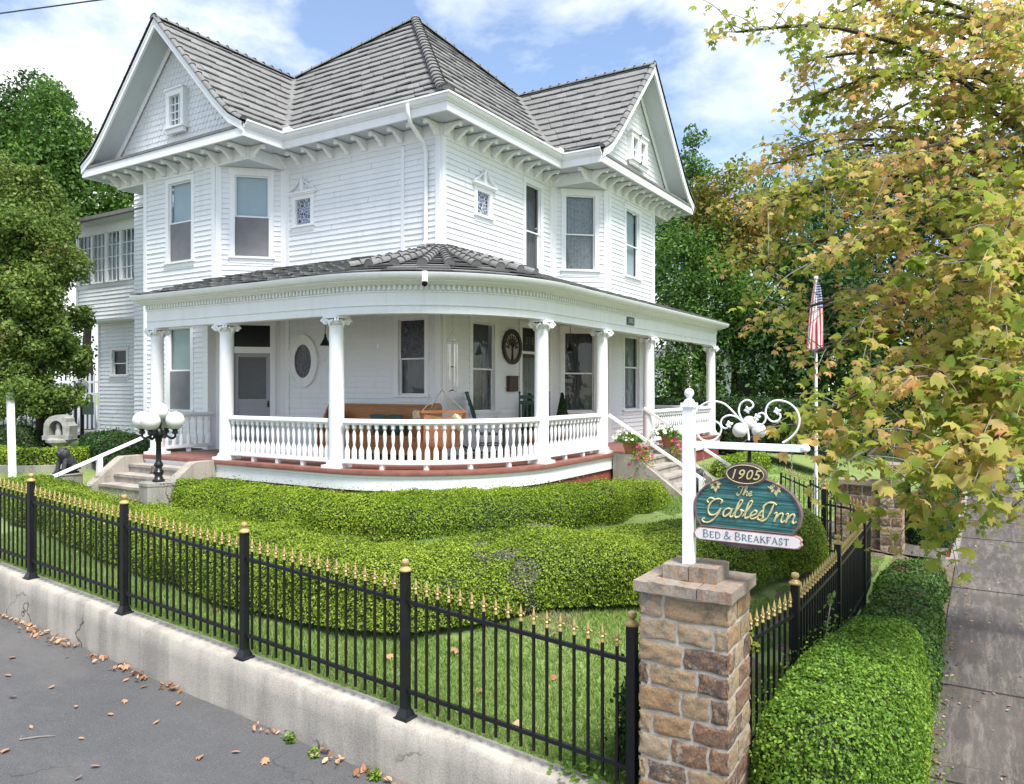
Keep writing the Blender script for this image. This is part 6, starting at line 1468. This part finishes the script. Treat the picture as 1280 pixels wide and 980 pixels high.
for i, (x, y, s) in enumerate(((377, 922, .07), (396, 946, .06), (485, 966, .06))):
    p = np.array(road_pt(x, y)); p[0] = min(p[0], 4.88); C = p+np.abs(RNG.normal(size=(70, 3)))*np.array((-.5, 1, .8))*s*.8+np.array((0, -s*.5, .01)); V, k = leaves(C, np.tile((-.4, 0, 1.), (70, 1)), .04, OVAL, .8)
    o = thing('weed', tuple(p), None, None); leaf_object('leaves', [(V, k, 0)], [M['hedge_bright']], o); tag(o, ('small green weed in the road gutter, farthest along the wall', 'small green weed in the gutter beside a curled brown leaf', 'small green weed in the gutter nearest the stone pillar')[i], 'weed')
n = 150; C = np.stack((6.5+13*RNG.random(n)**1.3, np.where(RNG.random(n) < .55, .42-np.abs(RNG.normal(size=n))*.12, -.8+1.2*RNG.random(n)), np.zeros(n)), 1); C[:, 2] = [zwalk(a)+.018 for a in C[:, 0]]
V, k = leaves(C, np.tile((0, 0, 1.), (n, 1)), .045, OVAL, .25, .5); tag(leaf_object('sidewalk_leaf_litter', [(V, k, 0)], [M['dry']]), 'small brown leaf bits scattered on the sidewalk', 'litter', kind='stuff')
p = np.array((5.02, 2.55, zwall(2.5))); C = p+RNG.normal(size=(160, 3))*np.array((.09, .22, .05))+np.array((.14, 0, .06)); V, k = leaves(C, np.tile((-.3, 0, 1.), (160, 1)), .055, OVAL, .7); o = thing('weed', tuple(p), 'leafy green weed under the fence beside the stone pillar', 'weed'); leaf_object('leaves', [(V, k, 0)], [M['hedge_bright']], o)
p = road_pt(25, 926); q = road_pt(70, 921); b = MB(); b.tube(spline([np.array(p)+(0, 0, .012), (np.array(p)+np.array(q))/2+(.01, 0, .016), np.array(q)+(0, 0, .01)], 4), [.007, .006, .006, .006, .005, .004, .004, .003, .003], 6); b.tube([np.array(p)+(0, 0, .012), np.array(p)+(.05, .06, .015)], [.006, .003], 5); tag(b.build('twig', M['twig']), 'thin dry twig lying on the asphalt', 'twig')
# small shrub inside the fence corner and sprig through the fence
hedge('young_shrub', [(5.36, 1.95, .2), (5.5, 2.15, .24), (5.62, 2.4, .2)], lambda x, y: -1.98, lambda x, y: -2.96, 'hedge_dark', 'small dark shrub inside the fence just behind the stone pillar', cat='shrub', leaf=.045, dens=2600, lump=.05, seed=41, sq=.5)
V, k = clump_crown([(6.0, 1.62, -2.0, .12), (6.2, 1.72, -2.12, .14)], 240, .06, OVAL); tag(leaf_object('yellow_shrub', [(V, k, 0)], [M['maple']], org=(6.1, 1.7, -2.6)), 'yellowish leafy shrub poking up behind the diagonal fence section', 'shrub')
b_ = thing('leafy_sprig', (7.2, 1.25, -2.3), 'grey-green sprig growing up through the right-hand fence', 'plant'); b = MB(); pts = spline([(7.15, 1.25, -2.5), (7.25, 1.22, -2.2), (7.42, 1.2, -1.9)], 6); b.tube(pts, .006, 5); b.build('stem', M['twig'], b_)
C = np.array([p for p in pts for _ in range(5)])+RNG.normal(size=(len(pts)*5, 3))*.035; V, k = leaves(C, np.tile((0, 0, 1.), (len(C), 1)), .055, OVAL, .8); leaf_object('leaves', [(V, k, 0)], [M['ivy']], b_)

# big sycamore on the right: trunk, limbs, twigs, single leaves
T_ = thing('sycamore_tree', (11.6, -1.3, -3.25), 'tall sycamore with yellowing autumn leaves arching over the sidewalk and gate', 'tree')
tr = [np.array(p) for p in spline([(11.6, -1.35, -3.35), (11.5, -1.3, -1.6), (11.4, -1.15, .5), (11.35, -1.05, 1.9), (11.3, -.95, 3.2), (11.2, -.9, 4.6), (11.1, -.85, 6.2)], 6)]
b = MB(); b.tube(tr, [.2-.0046*i for i in range(len(tr))], 12); b.build('trunk', M['bark'], T_, True)
ends = [(920,40,8.5),(1000,250,8.6),(930,262,9.6),(1015,530,6.6),(1085,570,6.0),(1160,625,6.3),(1250,20,8),(1150,0,9),(1340,200,9),(1400,400,8),(965,400,8.8),(1100,480,7),(1060,120,9.5),(1240,560,5.6),(1200,250,11),(965,318,9.4),(1060,545,7.6),(1130,380,8.3),(1010,75,8.8),(1300,100,7.5),(1190,585,5.8),(1290,480,6),(990,185,10),(1075,300,7.4),(1180,330,6.6),(1250,300,6.4),(1120,200,7.6),(1210,130,8.4),(960,260,8.6),(1230,430,6.4),(1020,440,8),(1160,470,6.4),(1100,60,9.8),(1280,240,10.5),(965,205,10),(1040,380,9.2),(1010,330,7.9),(1260,640,8.0),(1080,30,9),(1230,60,7.6),(1180,150,8.8),(1110,100,8.4),(1270,170,8.2),(1150,250,7.4),(1060,230,8.2),(1220,350,7.4),(1080,400,7.6),(1200,30,9.2),(1270,60,8.6),(1130,45,9.4),(1010,125,9.2),(1050,175,8.8),(1250,110,8),(1180,85,9),(1040,20,9.5),(1100,150,9),(1160,190,8.6),(1220,200,8),(1275,20,9)]
C_all = []; N_all = []; S_all = []; lim = MB(); tw = MB()
for (x, y, d) in ends:
    e = np.array(spot(x, y, d)); dist = np.array([np.linalg.norm(p-e)+abs((p[2]+.6*np.linalg.norm((p-e)[:2])*.5)-e[2])*.8 for p in tr[8:]]); a = tr[8+int(np.argmin(dist))]
    L = np.linalg.norm(e-a); m1 = a+(e-a)*.35+np.array((0, 0, .22*L))*.6+RNG.normal(size=3)*.08*L*.5; m2 = a+(e-a)*.7+np.array((0, 0, .14*L))+RNG.normal(size=3)*.06*L*.5
    sp_ = spline([a, m1, m2, e], 7); n = len(sp_); r0 = .012+.0075*L
    lim.tube(sp_, [r0*(1-.85*i/(n-1))+.004 for i in range(n)], 7)
    sparse = y < 170; cnt = int((13 if sparse else 14)*min(L, 4.5)/2.2)+3
    for j in range(cnt):
        t = .32+.68*random.random()**.8 if j > 1 else 1.0; p = sp_[min(n-1, int(t*(n-1)))]; dirn = unit(sp_[-1]-sp_[max(0, int(t*(n-1))-2)]) if t < 1 else unit(sp_[-1]-sp_[-3])
        v = unit(dirn*.7+RNG.normal(size=3)*np.array((.75, .75, .5))+np.array((0, 0, .05))); tl = (.25+.55*random.random())*(1.0 if not sparse else .85)
        q = p+v*tl; mid = (p+q)/2+np.array((0, 0, .06*tl)); ts = spline([p, mid, q-np.array((0, 0, .1*tl))], 4); tw.tube(ts, [.007*(1-.7*i/8) for i in range(9)], 5)
        nl = random.randint(10, 17) if not sparse else random.randint(10, 18)
        for k in range(nl):
            u_ = random.random()**.6; c = ts[int(u_*8)]; C_all.append(c+RNG.normal(size=3)*np.array((.08, .08, .055))-np.array((0, 0, .03))); N_all.append(np.array((0, 0, 1.))+RNG.normal(size=3)*.25+v*.3); S_all.append((.062+.042*random.random())*(1.3 if d < 6.7 else 1.0))
lim.build('limbs', M['bark'], T_, True)['kind'] = 'stuff'; tw.build('twigs', M['twig'], T_)['kind'] = 'stuff'
C_all = np.array(C_all); N_all = np.array(N_all); S_all = np.array(S_all)
dd_ = C_all[:, 0]*CS+C_all[:, 1]*SN; gap = (np.abs(C_all[:, 1]/C_all[:, 0]-.175) < .016) & (C_all[:, 2]/dd_ > .035) & (C_all[:, 2]/dd_ < .15) & (RNG.random(len(C_all)) < .93)     # a gap in the crown towards the flag
C_all = C_all[~gap]; N_all = N_all[~gap]; S_all = S_all[~gap]
V, k = leaves(C_all, N_all, S_all[:, None], MAPLE, .6, .25, .35)
leaf_object('crown', [(V, k, 0)], [M['maple']], T_)

# ivy mass and trees on the left
def cl(lst): return [(*spot(x, y, d), r) for x, y, d, r in lst]
tree('ivy_covered_tree', (10.5, 21.2, -1.8), cl([(25,405,19.8,1.2),(32,325,20.2,1.2),(0,310,20,1.2),(72,345,20.8,.62),(15,445,19.4,1.05),(52,268,21,.85),(10,245,21,1.1),(78,450,19.8,.62),(84,400,20.3,.55),(40,490,19.2,.62),(80,498,19.5,.48),(-40,380,19.5,1.4),(62,300,20.8,.65),(100,395,20.3,.35),(92,318,20.9,.35),(50,380,19.6,.9),(60,430,19.6,.7),(20,360,19.7,1.1),(45,340,20.0,.8),(30,285,20.4,.9),(60,505,19.2,.5),(15,500,19.3,.6),(95,440,20.2,.35),(40,225,21.2,.5)]), 84000, .10, 'ivy', 'big shaggy vine-covered tree beside the sunroom wing', shape=DIAMOND, sub=9, subr=.42, shell=.35)
LT = 'trees behind the house'
tree('leafy_tree', (15.5, 28.0, -1.6), cl([(70,215,27,2.0),(120,245,27.5,1.6),(165,262,27,1.1),(55,160,28,1.5),(115,285,27,1.5),(150,300,26.5,1.2),(110,200,28,1.0),(75,130,28,.6)]), 32000, .14, 'tree_green', 'bright green tree sloping down behind the sunroom roof', group=LT, shape=DIAMOND)
tree('leafy_tree', (13.2, 31, -1.6), cl([(5,130,29,1.5),(0,200,29,2.2),(25,180,29.5,1.3),(-30,170,29,2.2)]), 16000, .16, 'tree_dark', 'dark tree at the far left rising behind the bright green one', group=LT, shape=DIAMOND)
tree('leafy_tree', (12, 33, -1.6), cl([(30,420,30,2.2),(-10,460,30,2),(90,440,29,1.6),(60,500,28,1.2)]), 7000, .14, 'tree_dark', 'dark low tree filling the gap behind the back iron fence', group=LT, shape=DIAMOND)
# trees on the right
RT = 'trees beyond the right end of the porch'
tree('maple_tree', (29.2, 9.9, -1.8), cl([(866,175,29.5,.5),(862,205,30,.85),(872,235,30,1.2),(860,275,30,1.6),(880,310,30,1.9),(850,340,30,1.9)]), 14000, .15, 'tree_green', 'narrow pointed green maple just right of the gable', group=RT, shape=OVAL)
tree('maple_tree', (26.5, 7.4, -2.2), cl([(905,235,27.5,1.0),(925,275,27,1.4),(950,300,26.5,1.4),(900,300,27.5,1.1),(935,345,26.5,1.5),(885,255,28,.7)]), 12000, .15, 'tree_turning', 'orange and green turning maple behind the porch end', group=RT, shape=OVAL)
tree('leafy_tree', (27.5, 8.8, -2.2), cl([(850,330,26.5,1.6),(880,380,26,1.7),(840,400,26.5,1.6),(915,400,25.5,1.5),(855,450,26,1.5),(830,470,25.5,1.2),(880,490,25.5,1.0),(950,390,25.5,1.4)]), 20000, .13, 'tree_green', 'mid green bushy tree seen through the open end of the porch', group=RT, shape=OVAL)
tree('leafy_tree', (24.8, 6.0, -2.3), cl([(985,400,25,1.5),(960,440,24.5,1.2),(1000,470,24.5,1.4),(1030,380,25,1.7),(1050,440,24.5,1.5),(1085,400,25,1.8),(1010,330,26,1.6)]), 26000, .17, 'tree_dark', 'dark green tree standing behind the flag', group=RT, shape=OVAL)
tree('leafy_tree', (30, 3.6, -2.6), cl([(1100,470,29,2.2),(1150,430,30,2.4),(1180,500,29,1.6),(1120,540,28,1.3),(1080,300,31,2.6),(1160,320,31,2.6),(1060,530,27,1.2),(1120,240,31,2.4),(1200,260,31,2.2),(1220,350,31,2.2),(1050,250,31,1.8)]), 26000, .2, 'tree_dark', 'dark spreading tree shading the far end of the sidewalk', group=RT, shape=OVAL)
tree('leafy_tree', (32, -3.4, -3.1), cl([(1260,480,31,2.2),(1300,420,31,2.8),(1240,400,33,2.4),(1330,520,30,2.0),(1270,330,32,2.6),(1370,440,30,3)]), 12000, .17, 'tree_green', 'green tree across the sidewalk at the far right', group=RT, shape=OVAL)
tree('leafy_tree', (36, 13, -2.2), cl([(960,260,36,1.8),(985,300,36,2.2),(1010,260,36,1.6),(940,330,36,2.2)]), 8000, .17, 'tree_green', 'pale green tree far back between the turning maple and the sycamore', group=RT, shape=OVAL)
hedge('boxwood_hedge', [(24.8, 9.6, .7), (23.6, 7.4, .75), (22.8, 5.4, .7), (22.4, 3.6, .65)], lambda x, y: -.32, lambda x, y: -2.3, 'hedge_dark', 'tall dark hedge closing the garden behind the porch end', leaf=.075, dens=750, lump=.1, seed=51, sq=.35)
# neighbour's house, half seen between trees
nh = thing('neighbour_house', (40, 11.5, -2), 'pale neighbouring house glimpsed between dark trees beyond the porch', 'house')
b = MB(); b.box(38, 46, 8.6, 15, -2.2, 1.6); b.build('wall', M['white'], nh); b = MB(); b.add([(37.6, 8.2, 1.6), (46.4, 8.2, 1.6), (46.4, 15.4, 1.6), (37.6, 15.4, 1.6), (42, 9.8, 3.6), (42, 13.8, 3.6)], [(0, 1, 4), (1, 2, 5, 4), (2, 3, 5), (3, 0, 4, 5), (0, 3, 2, 1)]); b.build('roof', M['capmetal'], nh)
for y in (9.6, 11.4, 13.2): b = MB(); b.box(37.95, 38.0, y, y+.8, -.6, .7); b.build('window', M['winedark'], nh)
b = MB(); b.add([(4.93, 25.4, -1.72), (30, 25.4, -1.3), (30, 60, -1.2), (4.93, 60, -1.6)], [(0, 1, 2, 3)]); tag(b.build('back_driveway', M['far_ground']), kind='structure')

# ------------------------------------------------------------------ sky, sun, camera
SUN_EL, SUN_AZ = 60, (-.42, -.80)          # towards the sun, in plan
sa_ = np.array((*SUN_AZ, 0.)); sa_ /= np.linalg.norm(sa_); sdir = sa_*math.cos(math.radians(SUN_EL)); sdir[2] = math.sin(math.radians(SUN_EL))
wd = bpy.data.worlds.new('World'); SC.world = wd; wd.use_nodes = True; nt = wd.node_tree; nt.nodes.clear()
out = nt.nodes.new('ShaderNodeOutputWorld'); bg = nt.nodes.new('ShaderNodeBackground'); sky = nt.nodes.new('ShaderNodeTexSky')
sky.sky_type = 'NISHITA'; sky.sun_disc = False; sky.sun_elevation = math.radians(SUN_EL); sky.sun_rotation = math.atan2(sdir[0], sdir[1]); sky.air_density = 1.0; sky.dust_density = .2; sky.ozone_density = 3.5
nt.links.new(sky.outputs[0], bg.inputs[0]); bg.inputs[1].default_value = .12
tc = N(nt, 'ShaderNodeTexCoord'); co = tc.outputs['Generated']
mp = N(nt, 'ShaderNodeMapping'); mp.inputs['Scale'].default_value = (1, 1, 1.7); mp.inputs['Location'].default_value = (2.6, 3.3, .7); nt.links.new(co, mp.inputs[0])
n1 = N(nt, 'ShaderNodeTexNoise', i_Scale=3.1, i_Detail=9, i_Roughness=.56, i_Distortion=.25); nt.links.new(mp.outputs[0], n1.inputs['Vector'])
cm = ramp(nt, n1.outputs['Fac'], [(.43, (.08, .08, .08)), (.62, (1, 1, 1))])
n2 = N(nt, 'ShaderNodeTexNoise', i_Scale=5, i_Detail=6); nt.links.new(mp.outputs[0], n2.inputs['Vector'])
bg2 = nt.nodes.new('ShaderNodeBackground'); nt.links.new(ramp(nt, n2.outputs['Fac'], [(.3, (.84, .89, .95)), (.65, (.98, .98, .98))]), bg2.inputs[0]); bg2.inputs[1].default_value = .80
ms = nt.nodes.new('ShaderNodeMixShader'); nt.links.new(cm, ms.inputs[0]); nt.links.new(bg.outputs[0], ms.inputs[1]); nt.links.new(bg2.outputs[0], ms.inputs[2]); nt.links.new(ms.outputs[0], out.inputs[0])
sl = bpy.data.lights.new('sun', 'SUN'); sl.energy = 3.6; sl.angle = math.radians(20); sl.color = (1, .965, .91); so = bpy.data.objects.new('sun', sl); COL.objects.link(so)
from mathutils import Vector
so.rotation_euler = Vector(sdir).to_track_quat('Z', 'Y').to_euler(); so.location = (0, 0, 30)
cam = bpy.data.cameras.new('camera'); cam.sensor_width = 36; cam.sensor_fit = 'HORIZONTAL'; cam.lens = 36*950/1280; cam.shift_y = -5/1280; cam.clip_end = 2000; cam.clip_start = .05
co_ = bpy.data.objects.new('camera', cam); COL.objects.link(co_); co_.location = (0, 0, 0); co_.rotation_euler = (PI/2, 0, -math.atan2(CS, SN))
SC.camera = co_
SC.view_settings.view_transform = 'Standard'; SC.view_settings.look = 'None'; SC.view_settings.gamma = 1; SC.view_settings.exposure = 1.0
SC.view_settings.use_curve_mapping = False
SC.cycles.max_bounces = 6; SC.cycles.transparent_max_bounces = 12; SC.cycles.use_denoising = True
